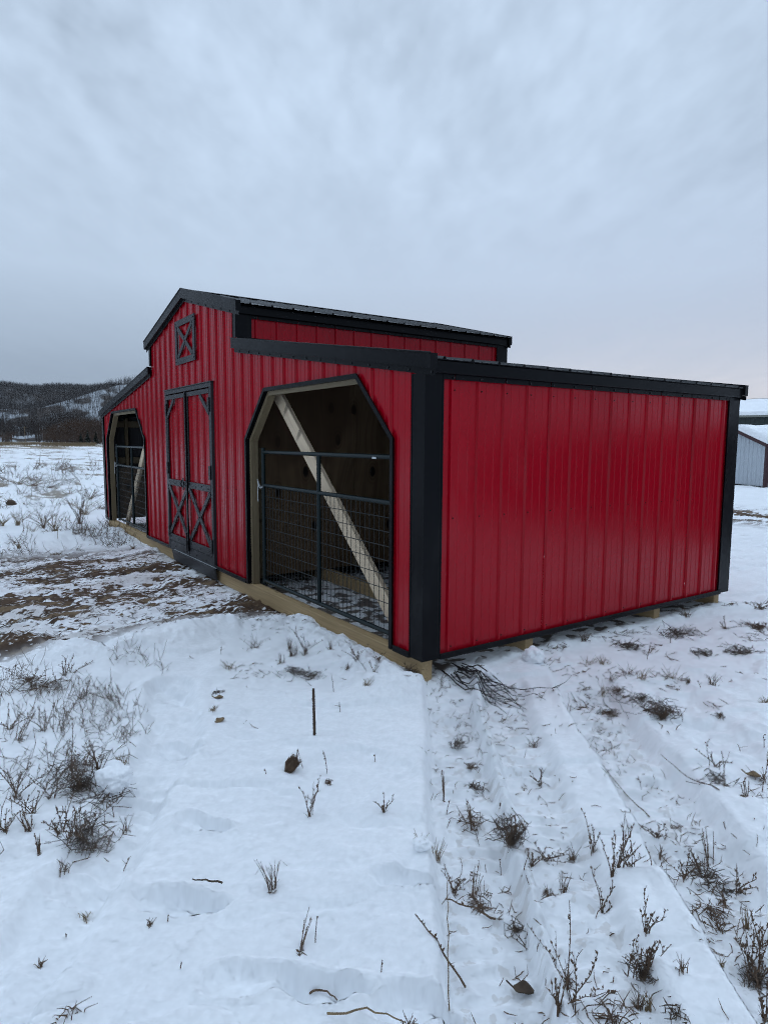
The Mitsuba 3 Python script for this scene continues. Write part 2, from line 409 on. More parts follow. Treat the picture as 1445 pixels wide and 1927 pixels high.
def plywood(p, n, uv):
    u, w = p.x + p.y, p.z
    warp = fbm(u * 1.5, w * 0.7, 1.0, 3) - 0.5
    g = fbm(u * 26.0 + 16 * warp, w * 1.4, 2.0, 4)
    r, _, k = voronoi(u * 4.4 + warp * 0.5, w * 2.4)
    ring = 0.5 + 0.5 * dr.cos(55.0 * r + 8 * warp)
    knot = smoothstep(0.20, 0.08, r) * dr.select(k > 0.45, 1.0, 0.0)
    halo = smoothstep(0.45, 0.15, r) * dr.select(k > 0.45, 1.0, 0.0)
    c = mix((0.10, 0.062, 0.034), (0.225, 0.148, 0.085), g)
    c = mix(c, (0.070, 0.040, 0.020), 0.6 * halo * ring)
    c = mix(c, (0.012, 0.008, 0.006), knot)
    return mix(c, (0.080, 0.045, 0.026), 0.7 * smoothstep(0.45, 0.65, fbm(u * 2.0, w * 1.2, 7.0, 3)))


scene["plywood_mat"] = two({"type": "principled", "base_color": proc(plywood), "roughness": 0.75, "specular": 0.3})


def stalk(light, dark):
    def col(p, n, uv):
        return mix(dark, light, fbm(p.x * 60.0, p.y * 60.0, p.z * 40.0, 3))
    return two({"type": "principled", "base_color": proc(col), "roughness": 0.8, "specular": 0.2})


scene["weed_mat"] = stalk((0.175, 0.115, 0.076), (0.042, 0.028, 0.020))
scene["straw_mat"] = stalk((0.30, 0.22, 0.13), (0.10, 0.070, 0.042))
scene["twig_mat"] = stalk((0.022, 0.016, 0.014), (0.008, 0.006, 0.006))
scene["leaf_mat"] = stalk((0.115, 0.082, 0.058), (0.026, 0.019, 0.015))
scene["snow_lump_mat"] = two({"type": "principled", "base_color": rgb(0.86, 0.88, 0.90), "roughness": 0.8, "specular": 0.2})

# ---------------------------------------------------------------- the ground as one sheet
put("snowy_ground", ground_mesh, "snow_mat", smooth=True)
tag("snowy_ground", "snow covered ground with ruts, footprints and muddy driven earth", "ground", kind="structure")

# ---------------------------------------------------------------- the barn
PITCH_RIB = 0.9
DEEP = 14.2
CX = -17.8
LEFT = -36.35
RIB = [(-0.060, 0.0), (-0.026, 0.066), (0.026, 0.066), (0.060, 0.0), (0.265, 0.0), (0.283, 0.012), (0.317, 0.012), (0.335, 0.0), (0.565, 0.0), (0.583, 0.012), (0.617, 0.012), (0.635, 0.0)]


def clad(parent, poly, o, es, et, n, phase, bsdf="red_mat", ribs=4, name="panel", seam=0.006):
    """Ribbed sheets over a polygon given in (s, t): each sheet ribs ribs wide and an entry of its own, the profile standing out along n."""
    s0, t0, s1, t1 = poly.bounds
    k0 = math.floor((s0 - phase) / (PITCH_RIB * ribs)) - 1
    k1 = math.ceil((s1 - phase) / (PITCH_RIB * ribs)) + 1
    keys = []
    for k in range(k0, k1):
        mb = MB()
        left = phase + k * ribs * PITCH_RIB
        br = [(left + r * PITCH_RIB + a, h) for r in range(ribs) for a, h in RIB] + [(left + ribs * PITCH_RIB - 0.060, 0.0)]
        off = seam * (k % 2)
        for (a, ha), (b, hb) in zip(br[:-1], br[1:]):
            if b <= s0 or a >= s1:
                continue
            piece = poly.intersection(shapely.box(a, t0 - 1, b, t1 + 1))
            for g in getattr(piece, "geoms", [piece]):
                if g.geom_type != "Polygon" or g.area < 1e-7:
                    continue
                v2, f = trimesh.creation.triangulate_polygon(g, engine="earcut")
                h = ha + (hb - ha) * (v2[:, :1] - a) / (b - a) + off
                f = f if np.dot(np.cross(es, et), n) > 0 else f[:, ::-1]
                mb.add(o + v2[:, :1] * es + v2[:, 1:] * et + h * n, f)
        if mb.v:
            keys.append(put(name, mb, bsdf, parent))
    return keys


EX, EY, EZ = V(1, 0, 0), V(0, 1, 0), V(0, 0, 1)
BARN = thing("barn", "long red ribbed metal barn with black trim and raised centre roof standing on timber skids", "barn")


def arch(c, grow=0.0):
    """Outline of a stall opening: straight jambs, clipped upper corners."""
    g = grow
    return [(c - 4.8 + g, -0.2), (c - 4.8 + g, 5.54 - 0.42 * g), (c - 3.065 + 0.42 * g, 7.26 - g), (c + 3.065 - 0.42 * g, 7.26 - g), (c + 4.8 - g, 5.54 - 0.42 * g), (c + 4.8 - g, -0.2)]


ARCH = [-6.1, -30.26]
gable = sg.Polygon([(0, 0.03), (0, 7.2), (-11.8, 9.1), (-11.8, 10.45), (CX, 11.95), (-23.8, 10.45), (-23.8, 9.1), (LEFT, 7.15), (LEFT, 0.03)])
door_hole = shapely.box(-21.0, -1, -14.62, 7.82)
front = gable.difference(door_hole)
for c in ARCH:
    front = front.difference(sg.Polygon(arch(c)))

# walls: front, right side, left side, rear, and the two strips under the raised roof
walls = [(front, V(0, 0, 0), EX, EZ, -EY, -0.55), (sg.box(0, 0.03, DEEP, 7.2), V(0, 0, 0), EY, EZ, EX, 0.78), (sg.box(0, 0.03, DEEP, 7.15), V(LEFT, 0, 0), EY, EZ, -EX, 0.78),
         (gable, V(0, DEEP, 0), EX, EZ, EY, -0.55), (sg.box(0, 9.05, DEEP, 10.45), V(-11.8, 0, 0), EY, EZ, EX, 0.78), (sg.box(0, 9.05, DEEP, 10.45), V(-23.8, 0, 0), EY, EZ, -EX, 0.78)]
WALL = []
for poly, o, es, et, n, ph in walls:
    w = numbered(BARN + "__wall")
    clad(w, poly, o, es, et, n, ph)
    WALL.append(w)
labels[WALL[0]] = {"label": "long gabled red front wall with two stall openings and double doors"}
labels[WALL[1]] = {"label": "short plain red side wall facing right"}


def screws(parent, pts, n, r=0.017):
    """Hex screw heads with washers, all of one run."""
    mb = MB()
    n = np.asarray(n, float)
    a = np.cross(n, [0.31, 0.2, 0.93])
    a /= np.linalg.norm(a)
    b = np.cross(n, a)
    k = np.arange(6) * np.pi / 3
    for p in pts:
        p = np.asarray(p, float)
        ring = p + r * (np.cos(k)[:, None] * a + np.sin(k)[:, None] * b)
        v = np.vstack([ring, ring + 0.022 * n, [p + 0.022 * n]])
        i = np.arange(6)
        j = (i + 1) % 6
        mb.add(v, np.vstack([np.stack([i, j, j + 6], 1), np.stack([i, j + 6, i + 6], 1), np.stack([i + 6, j + 6, i * 0 + 12], 1)]))
    put("screw", mb, "bolt_mat", parent, kind="stuff")


screws(WALL[1], [(0.006, 0.78 + 0.9 * k + 0.12, z) for k in range(15) for z in (3.55, 0.22, 6.75)], EX)
screws(WALL[0], [(-0.55 - 0.9 * k + 0.12, -0.006, z) for k in range(40) for z in (3.55, 0.22) if front.buffer(-0.1).contains(sg.Point(-0.55 - 0.9 * k + 0.12, z))], -EY)

# roof slopes: (point on the low edge, direction up the slope, outward normal)
SL = 0.152
SU = 0.245


def slope(x_low, z_low, x_high, z_high, phase=0.35):
    up = V(x_high - x_low, 0, z_high - z_low)
    length = np.linalg.norm(up)
    up /= length
    n = np.cross(up, EY) if np.cross(up, EY)[2] > 0 else np.cross(EY, up)
    r = numbered(BARN + "__roof")
    clad(r, sg.box(-0.22, 0, DEEP + 0.16, length), V(x_low, 0, z_low), EY, up, n, phase, "roof_mat", name="sheet")
    return r, n


roofs = [slope(0.26, 7.445, -11.80, 7.44 + SL * 12.1), slope(LEFT - 0.30, 7.36, -23.80, 7.36 + SL * 12.25), slope(-11.28, 10.63, CX - 0.02, 10.63 + SU * 6.54), slope(-24.32, 10.63, CX + 0.02, 10.63 + SU * 6.54)]
for r, _ in roofs[:1]:
    labels[r] = {"label": "low lean-to roof over the right stall"}
# ridge cap, laid over the ribs
mb = MB()
for s in (-1, 1):
    top, low = V(CX, 0, 12.335), V(CX + s * 0.95, 0, 12.335 - SU * 0.95)
    p = [top, low, low - V(0, 0, 0.03), top - V(0, 0, 0.03)]
    mb.prism(sg.Polygon([(q[0], q[2]) for q in p]), V(0, 0, 0), EX, EZ, EY, -0.24, DEEP + 0.18)
put("ridge_cap", mb, "black_mat", BARN)


def rake(name, a, b, deep_a, deep_b, y0, y1, ysheet, flange=0.15, out=-1):
    """Box trim along a roof edge in the plane of a gable, with a flange that lies on the ribs below it. a, b: (x, z) of its top line."""
    key = numbered(BARN + "__rake_trim")
    (ax, az), (bx, bz) = a, b
    mb = MB()
    mb.prism(sg.Polygon([(ax, az), (bx, bz), (bx, bz - deep_b), (ax, az - deep_a)]), V(0, 0, 0), EX, EZ, EY, y0, y1)
    mb.prism(sg.Polygon([(ax, az - deep_a - 0.003), (bx, bz - deep_b - 0.003), (bx, bz - deep_b - flange), (ax, az - deep_a - flange)]), V(0, 0, 0), EX, EZ, EY, *sorted((ysheet, ysheet + out * 0.016)))
    # the rolled lip along the top
    mb.bar((ax, y0 if out < 0 else y1, az), (bx, y0 if out < 0 else y1, bz), 0.05, 0.05, EY, 0.01)
    scene[key] = mikit.ply((mb.mesh()[0] * U, mb.mesh()[1]), "black_mat")
    lo, hi = min(ax, bx), max(ax, bx)
    pts = []
    k = math.floor((lo + 0.55) / PITCH_RIB)
    while -0.55 + k * PITCH_RIB < hi:
        x = -0.55 + k * PITCH_RIB
        if x > lo + 0.05:
            t = (x - ax) / (bx - ax)
            pts.append((x, ysheet + out * 0.016, az + t * (bz - az) - (deep_a + t * (deep_b - deep_a)) - flange * 0.55))
        k += 1
    screws(key, pts, out * EY, 0.032)


for (y0, y1, ys, o) in ((-0.24, -0.03, -0.088, -1), (DEEP + 0.02, DEEP + 0.20, DEEP + 0.088, 1)):
    rake("r", (0.46 if o < 0 else 0.32, 7.53), (-11.86, 9.385), 0.36, 0.37, y0, y1, ys, out=o)
    rake("r", (LEFT - 0.40, 7.42), (-23.72, 9.36), 0.34, 0.37, y0, y1, ys, out=o)
    rake("r", (-11.30 if o < 0 else -11.48, 10.73), (CX, 12.33), 0.40, 0.42, y0, y1, ys, out=o)
    rake("r", (-24.36, 10.73), (CX, 12.33), 0.40, 0.42, y0, y1, ys, out=o)


def eave(xs, z_top, drop, sign, y0=-0.02, y1=DEEP + 0.04):
    """Fascia under the low edge of a slope, with its flange on the ribs of the wall below."""
    key = numbered(BARN + "__eave_trim")
    mb = MB()
    mb.box((xs + sign * 0.03, y0, z_top - drop), (xs + sign * 0.22, y1, z_top), 0.014)
    mb.box((xs + sign * 0.16, y0, z_top + 0.003), (xs + sign * 0.27, y1, z_top + 0.03), 0.008)
    # flange in lengths that lap, as the sheets do
    for k in range(17):
        a, b = y0 + 0.9 * k * 0.96, y0 + 0.9 * (k + 1) * 0.96 - 0.02
        mb.box((xs + sign * 0.078, a, z_top - drop - 0.13), (xs + sign * (0.094 + 0.012 * (k % 2)), min(b, y1), z_top - drop - 0.003), 0.004)
    scene[key] = mikit.ply((mb.mesh()[0] * U, mb.mesh()[1]), "black_mat")
    screws(key, [(xs + sign * 0.098, 0.78 + 0.9 * k, z_top - drop - 0.08) for k in range(16)], sign * EX, 0.03)


eave(0.0, 7.42, 0.30, 1)
eave(LEFT, 7.34, 0.30, -1)
eave(-11.8, 10.60, 0.30, 1)
eave(-23.8, 10.60, 0.30, -1)


def corner(x, y, sx, sy, z0, z1, wx, wy):
    """An L of trim round a corner, standing on the ribs."""
    a, b = 0.078, 0.105
    L = sg.Polygon([(-wx, b), (b, b), (b, -wy), (a, -wy), (a, a), (-wx, a)])
    mb = MB()
    mb.prism(L, V(x, y, 0), sx * EX, sy * EY, EZ, z0, z1)
    for k in (0, 1):      # hemmed edges
        px, py = (-wx, b) if k == 0 else (b, -wy)
        mb.box((x + sx * (px - 0.012 if k == 0 else 0.06), y + sy * (0.06 if k == 0 else py - 0.012), z0), (x + sx * (px + 0.03 if k == 0 else b + 0.012), y + sy * (b + 0.012 if k == 0 else py + 0.03), z1 - 0.01), 0.006)
    put("corner_trim", mb, "black_mat", BARN)


corner(0, 0, 1, -1, 0.0, 7.12, 0.42, 0.46)
corner(0, DEEP, 1, 1, 0.0, 7.12, 0.46, 0.60)
corner(LEFT, 0, -1, -1, 0.0, 7.05, 0.42, 0.46)
corner(LEFT, DEEP, -1, 1, 0.0, 7.05, 0.42, 0.46)
corner(-11.8, 0, 1, -1, 9.42, 10.34, 0.16, 0.54)
corner(-11.8, DEEP, 1, 1, 9.42, 10.34, 0.16, 0.60)
corner(-23.8, 0, -1, -1, 9.42, 10.34, 0.16, 0.54)
# strips along the wall foot
for x0, x1 in ((LEFT + 0.42, ARCH[1] - 4.95), (ARCH[1] + 4.95, -21.15), (-14.5, ARCH[0] - 4.95), (ARCH[0] + 4.95, -0.43)):
    put("base_trim", MB().box((x0, -0.135, -0.035), (x1, 0.0, 0.028), 0.008).box((x0, -0.135, 0.028), (x1, -0.10, 0.13), 0.006), "black_mat", BARN)
put("base_trim", MB().box((0.0, 0.47, -0.035), (0.135, DEEP - 0.46, 0.028), 0.008).box((0.10, 0.47, 0.028), (0.135, DEEP - 0.46, 0.12), 0.006), "black_mat", BARN)
put("base_trim", MB().box((LEFT - 0.135, 0.47, -0.035), (LEFT, DEEP - 0.46, 0.12), 0.008), "black_mat", BARN)
# flashing where the lean-to roofs meet the strips of wall above
put("flashing", MB().box((-11.86, 0.0, 9.30), (-11.66, DEEP, 9.44), 0.01), "black_mat", BARN)
put("flashing", MB().box((-23.94, 0.0, 9.26), (-23.74, DEEP, 9.44), 0.01), "black_mat", BARN)


def ring(c, g0, g1, lo):
    outer, inner = arch(c, g0), arch(c, g1)
    outer[0], outer[-1], inner[0], inner[-1] = (outer[0][0], lo), (outer[-1][0], lo), (inner[0][0], lo), (inner[-1][0], lo)
    return outer, inner


# stall openings: thin black edge trim, lumber frame behind
for c in ARCH:
    outer, inner = ring(c, -0.085, 0.045, -0.03)
    mb = MB()
    for k in range(5):
        mb.prism(sg.Polygon([outer[k], outer[k + 1], inner[k + 1], inner[k]]), V(0, 0, 0), EX, EZ, EY, -0.118, -0.082)
    o2, i2 = ring(c, 0.0, 0.045, -0.03)
    for k in range(5):
        mb.prism(sg.Polygon([o2[k], o2[k + 1], i2[k + 1], i2[k]]), V(0, 0, 0), EX, EZ, EY, -0.08, 0.04)
    put("opening_trim", mb, "black_mat", BARN)
    fo, fi = ring(c, 0.02, 0.185, -0.03)
    for k, nm in enumerate(("jamb", "knee_brace", "header", "knee_brace", "jamb")):
        put(nm, MB().prism(sg.Polygon([fo[k], fo[k + 1], fi[k + 1], fi[k]]), V(0, 0, 0), EX, EZ, EY, 0.045, 0.12 if nm == "header" else 0.32), "header_mat" if nm == "header" else "post_mat", BARN)

# temporary diagonal boards inside the openings
put("diagonal_board", MB().bar((-10.05, 0.78, 7.35), (-1.62, 0.78, -0.18), 0.52, 0.16, EY, 0.012), "brace_mat", BARN, label="pale diagonal board across the right stall opening")
put("diagonal_board", MB().bar((-26.2, 0.78, 7.35), (-33.9, 0.78, -0.18), 0.50, 0.16, EY, 0.012), "brace_two_mat", BARN, label="pale diagonal board across the left stall opening")

# skids: four timbers under the whole length
for y0 in (0.0, 3.78, 10.0, 13.75):
    mb = MB().box((LEFT + 0.25, y0 + 0.02, -0.62), (-0.04 if y0 == 0 else -0.12, y0 + 0.35, -0.04), 0.02)
    put("skid", mb, "skid_mat", BARN)
# bottom plates of the side walls, on the skids
put("sill_plate", MB().box((-0.36, 0.36, -0.036), (-0.02, DEEP - 0.02, 0.10), 0.01), "header_mat", BARN)
put("sill_plate", MB().box((LEFT + 0.02, 0.36, -0.036), (LEFT + 0.36, DEEP - 0.02, 0.10), 0.01), "header_mat", BARN)

# stall partitions of plywood, in sheets
for x in (-11.92, -23.62):
    part = numbered(BARN + "__partition")
    edges = [0.55, 5.30, 10.10, DEEP - 0.05]
    for a, b in zip(edges[:-1], edges[1:]):
        for z0, z1 in ((-0.02, 7.9), (7.915, 9.1)):
            put("plywood_sheet", MB().box((x, a + 0.008, z0), (x + 0.07, b - 0.008, z1), 0.006), "plywood_mat", part)
    s = 1 if x > -15 else -1
    base = x + 0.07 if s > 0 else x
    for y in (0.75, 5.3, 9.9):
        put("stud", MB().box((base + s * 0.004, y - 0.07, -0.02), (base + s * 0.30, y + 0.07, 5.2 if y < 1 else 0.9), 0.008), "post_mat", part)
# inside of the left end wall: girts and kick boards, studs
for z in (1.95, 4.05, 6.6):
    put("girt", MB().box((LEFT + 0.05, 0.55, z - 0.22), (LEFT + 0.20, DEEP - 0.1, z + 0.22), 0.01), "header_mat", BARN)
for y in (1.4, 5.0, 9.4, 13.0):
    put("stud", MB().box((LEFT + 0.205, y - 0.09, 0.105), (LEFT + 0.55, y + 0.09, 7.0), 0.01), "post_mat", BARN)
for k in range(3):
    put("kick_board", MB().box((LEFT + 0.56, 0.6 + 4.6 * k, 0.11), (LEFT + 0.63, 5.17 + 4.6 * k, 3.55), 0.008), "plywood_mat", BARN)

# double doors
FY = -0.10
put("door_frame", MB().box((-21.14, FY - 0.03, -0.02), (-20.93, 0.03, 7.93), 0.012).box((-14.70, FY - 0.03, -0.02), (-14.47, 0.03, 7.93), 0.012)
    .box((-20.93, FY - 0.028, 7.74), (-14.70, 0.03, 7.93), 0.012).box((-21.22, FY - 0.06, 7.935), (-14.40, 0.03, 7.975), 0.006), "board_mat", BARN)


def bolts(parent, pts):
    mb = MB()
    for x, y, z in pts:
        mb.tube([(x, y + 0.012, z), (x, y - 0.022, z)], [0.034, 0.030], 7)
    put("bolt", mb, "bolt_mat", parent, kind="stuff")


for x0, x1, hinge in ((-20.90, -17.86, -1), (-17.76, -14.72, 1)):
    d = numbered(BARN + "__door")
    clad(d, sg.box(x0, 0.06, x1, 7.70), V(0, 0.0, 0), EX, EZ, -EY, -0.55 if hinge < 0 else -0.43, ribs=8)
    put("backing", MB().box((x0, 0.02, 0.02), (x1, 0.10, 7.72), 0.008), "plywood_mat", d)
    y = -0.078
    def board(name, a, b, w, yy=y, th=0.06):
        put(name, MB().bar((a[0], yy - th / 2, a[1]), (b[0], yy - th / 2, b[1]), w, th, EY, 0.012), "board_mat", d)
    board("rail", (x0, 7.58), (x1, 7.58), 0.20)
    board("rail", (x0, 3.41), (x1, 3.41), 0.30, y - 0.003)
    board("rail", (x0, 0.62), (x1, 0.62), 0.34, y - 0.003)
    board("kick_board", (x0, 0.19), (x1, 0.19), 0.48, y + 0.01, 0.05)
    xi, xo = (x1 - 0.06, x0 + 0.06) if hinge < 0 else (x0 + 0.06, x1 - 0.06)
    for xx in (x0 + 0.05, x1 - 0.05):
        board("stile", (xx, 3.57), (xx, 7.47), 0.09, y + 0.01, 0.045)
    board("corner_brace", (xo - hinge * 1.15, 7.46), (xo, 6.62), 0.20)
    board("cross_brace", (x0 + 0.13, 3.22), (x1 - 0.13, 0.83), 0.24)
    # the second board of the cross is cut where the first one passes
    a, b = V(x0 + 0.13, 0.83), V(x1 - 0.13, 3.22)
    m, u = (a + b) / 2, (b - a) / np.linalg.norm(b - a)
    board("cross_brace", a, m - 0.15 * u, 0.24)
    board("cross_brace", m + 0.15 * u, b, 0.24)
    xm = (x0 + x1) / 2
    bolts(d, [(x0 + 0.3, y - 0.063, 3.45), (xm - 0.4, y - 0.063, 3.38), (xm + 0.4, y - 0.063, 3.45), (x1 - 0.3, y - 0.063, 3.38), (x0 + 0.35, y - 0.063, 0.66), (xm, y - 0.063, 0.6), (x1 - 0.35, y - 0.063, 0.66),
              (xm, y - 0.06, 2.02), (xm - 0.75, y - 0.06, 2.62), (xm + 0.75, y - 0.06, 1.43), (xm + 0.75, y - 0.06, 2.62), (xm - 0.75, y - 0.06, 1.43), (xm - 0.6, y - 0.04, 0.2), (xm + 0.7, y - 0.04, 0.15)])
    for z in (7.0, 4.1, 0.9):
        put("hinge", MB().box(((x0 if hinge < 0 else x1) - 0.11, -0.185, z - 0.30), ((x0 if hinge < 0 else x1) + 0.11, -0.14, z + 0.30), 0.01), "bolt_mat", d)
put("door_strip", MB().box((-17.90, -0.205, 0.28), (-17.72, -0.14, 7.70), 0.012), "black_mat", BARN)
put("latch", MB().box((-18.22, -0.235, 3.40), (-17.62, -0.207, 3.54), 0.01).box((-18.20, -0.27, 3.16), (-18.06, -0.236, 3.72), 0.012).tube([(-18.13, -0.30, 3.30), (-18.13, -0.36, 3.45), (-18.13, -0.30, 3.62)], 0.03), "bolt_mat", BARN)
put("bottom_bolt", MB().tube([(-17.81, -0.25, 0.22), (-17.81, -0.25, 1.15)], 0.035).box((-17.92, -0.235, 0.55), (-17.70, -0.207, 0.75), 0.01), "bolt_mat", BARN)
put("threshold", MB().frame(V(-17.2, -0.17, -0.235), EX, V(0, 0.985, 0.17), V(0, -0.17, 0.985), (3.02, 0.035, 0.27), 0.01), "board_mat", BARN, label="black threshold board below the double doors")
put("threshold_strip", MB().box((-20.2, -0.165, 0.018), (-14.2, -0.10, 0.034), 0.004), "zinc_mat", BARN)

# loft hatch
h = numbered(BARN + "__hatch")
y = -0.078
x0, x1, z0, z1 = -19.18, -16.38, 9.02, 11.04
def hboard(a, b, w, th=0.055, name="frame_board"):
    put(name, MB().bar((a[0], y - th / 2, a[1]), (b[0], y - th / 2, b[1]), w, th, EY, 0.012), "board_mat", h)
hboard((x0, z1 - 0.14), (x1, z1 - 0.14), 0.28)
hboard((x0, z0 + 0.14), (x1, z0 + 0.14), 0.28)
hboard((x0 + 0.14, z0 + 0.285), (x0 + 0.14, z1 - 0.285), 0.28)
hboard((x1 - 0.14, z0 + 0.285), (x1 - 0.14, z1 - 0.285), 0.28)
a, b = V(x0 + 0.38, z0 + 0.33), V(x1 - 0.38, z1 - 0.33)
hboard(a, b, 0.22, 0.05, "cross_brace")
a, b = V(x0 + 0.38, z1 - 0.33), V(x1 - 0.38, z0 + 0.33)
m, u = (a + b) / 2, (b - a) / np.linalg.norm(b - a)
hboard(a, m - 0.14 * u, 0.22, 0.05, "cross_brace")
hboard(m + 0.14 * u, b, 0.22, 0.05, "cross_brace")
bolts(h, [(x0 + 0.14, y - 0.058, z1 - 0.14), (x1 - 0.14, y - 0.058, z1 - 0.14), (x0 + 0.14, y - 0.058, z0 + 0.14), (x1 - 0.14, y - 0.058, z0 + 0.14), ((x0 + x1) / 2, y - 0.053, (z0 + z1) / 2)])

# ---------------------------------------------------------------- gates hung in the stall openings
for (xa, xm, xb), where in (((-10.20, -5.90, -1.47), "right"), ((-33.95, -29.98, -25.95), "left")):
    near = where == "right"
    g = thing("livestock_gate", "dark green tubular gate with wire mesh in the stall opening " + ("by the near corner" if near else "at the far end"), "gate", "gates in the stall openings")
    gy = 0.30 if near else 0.30
    for x in (xa, xm, xb):
        put("upright", MB().tube([(x, gy, 0.06 if x != xm else 0.18), (x, gy, 5.22 if x != xm else 5.06)], 0.072, 10), "gate_mat", g, smooth=40)
    for z in (5.06, 3.82, 0.18):
        put("rail", MB().tube([(xa, gy, z), (xb, gy, z)], 0.068, 10), "gate_mat", g, smooth=40)
    mb = MB()
    n = int(round((xb - xa) / 0.252))
    for k in range(1, n):
        x = xa + (xb - xa) * k / n
        mb.tube([(x, gy + 0.03, 0.2), (x, gy + 0.03, 3.8)], 0.0125, 4, False)
    for k in range(1, 9):
        z = 0.2 + 3.6 * k / 9
        mb.tube([(xa, gy + 0.008, z), (xb, gy + 0.008, z)], 0.0125, 4, False)
    put("wire_mesh", mb, "wire_mat", g, kind="stuff")
    for z in (4.85, 0.5):
        put("hinge", MB().tube([(xb - 0.05, gy - 0.09, z), (xb + 0.06, gy - 0.09, z)], 0.05, 8).tube([(xb + 0.06, gy - 0.09, z - 0.1), (xb + 0.06, gy - 0.09, z + 0.1)], 0.05, 8), "zinc_mat" if z > 1 else "gate_mat", g)
    if near:
        put("tag", MB().box((-2.68, gy - 0.082, 4.99), (-2.48, gy - 0.071, 5.05), 0.003), "zinc_mat", g, label="small white sticker on the top rail")
    link = [(xa - 0.16 + 0.20 * math.cos(t), gy - 0.02 + 0.12 * math.sin(t), 3.86 + 0.16 * math.sin(t * 2)) for t in np.linspace(0, 2 * math.pi, 14)]
    put("chain", MB().tube(link, 0.020, 5).tube([(xa - 0.22, gy - 0.12, 3.80), (xa - 0.24, gy - 0.13, 3.5), (xa - 0.21, gy - 0.13, 3.2)], 0.018, 5), "zinc_mat", g)

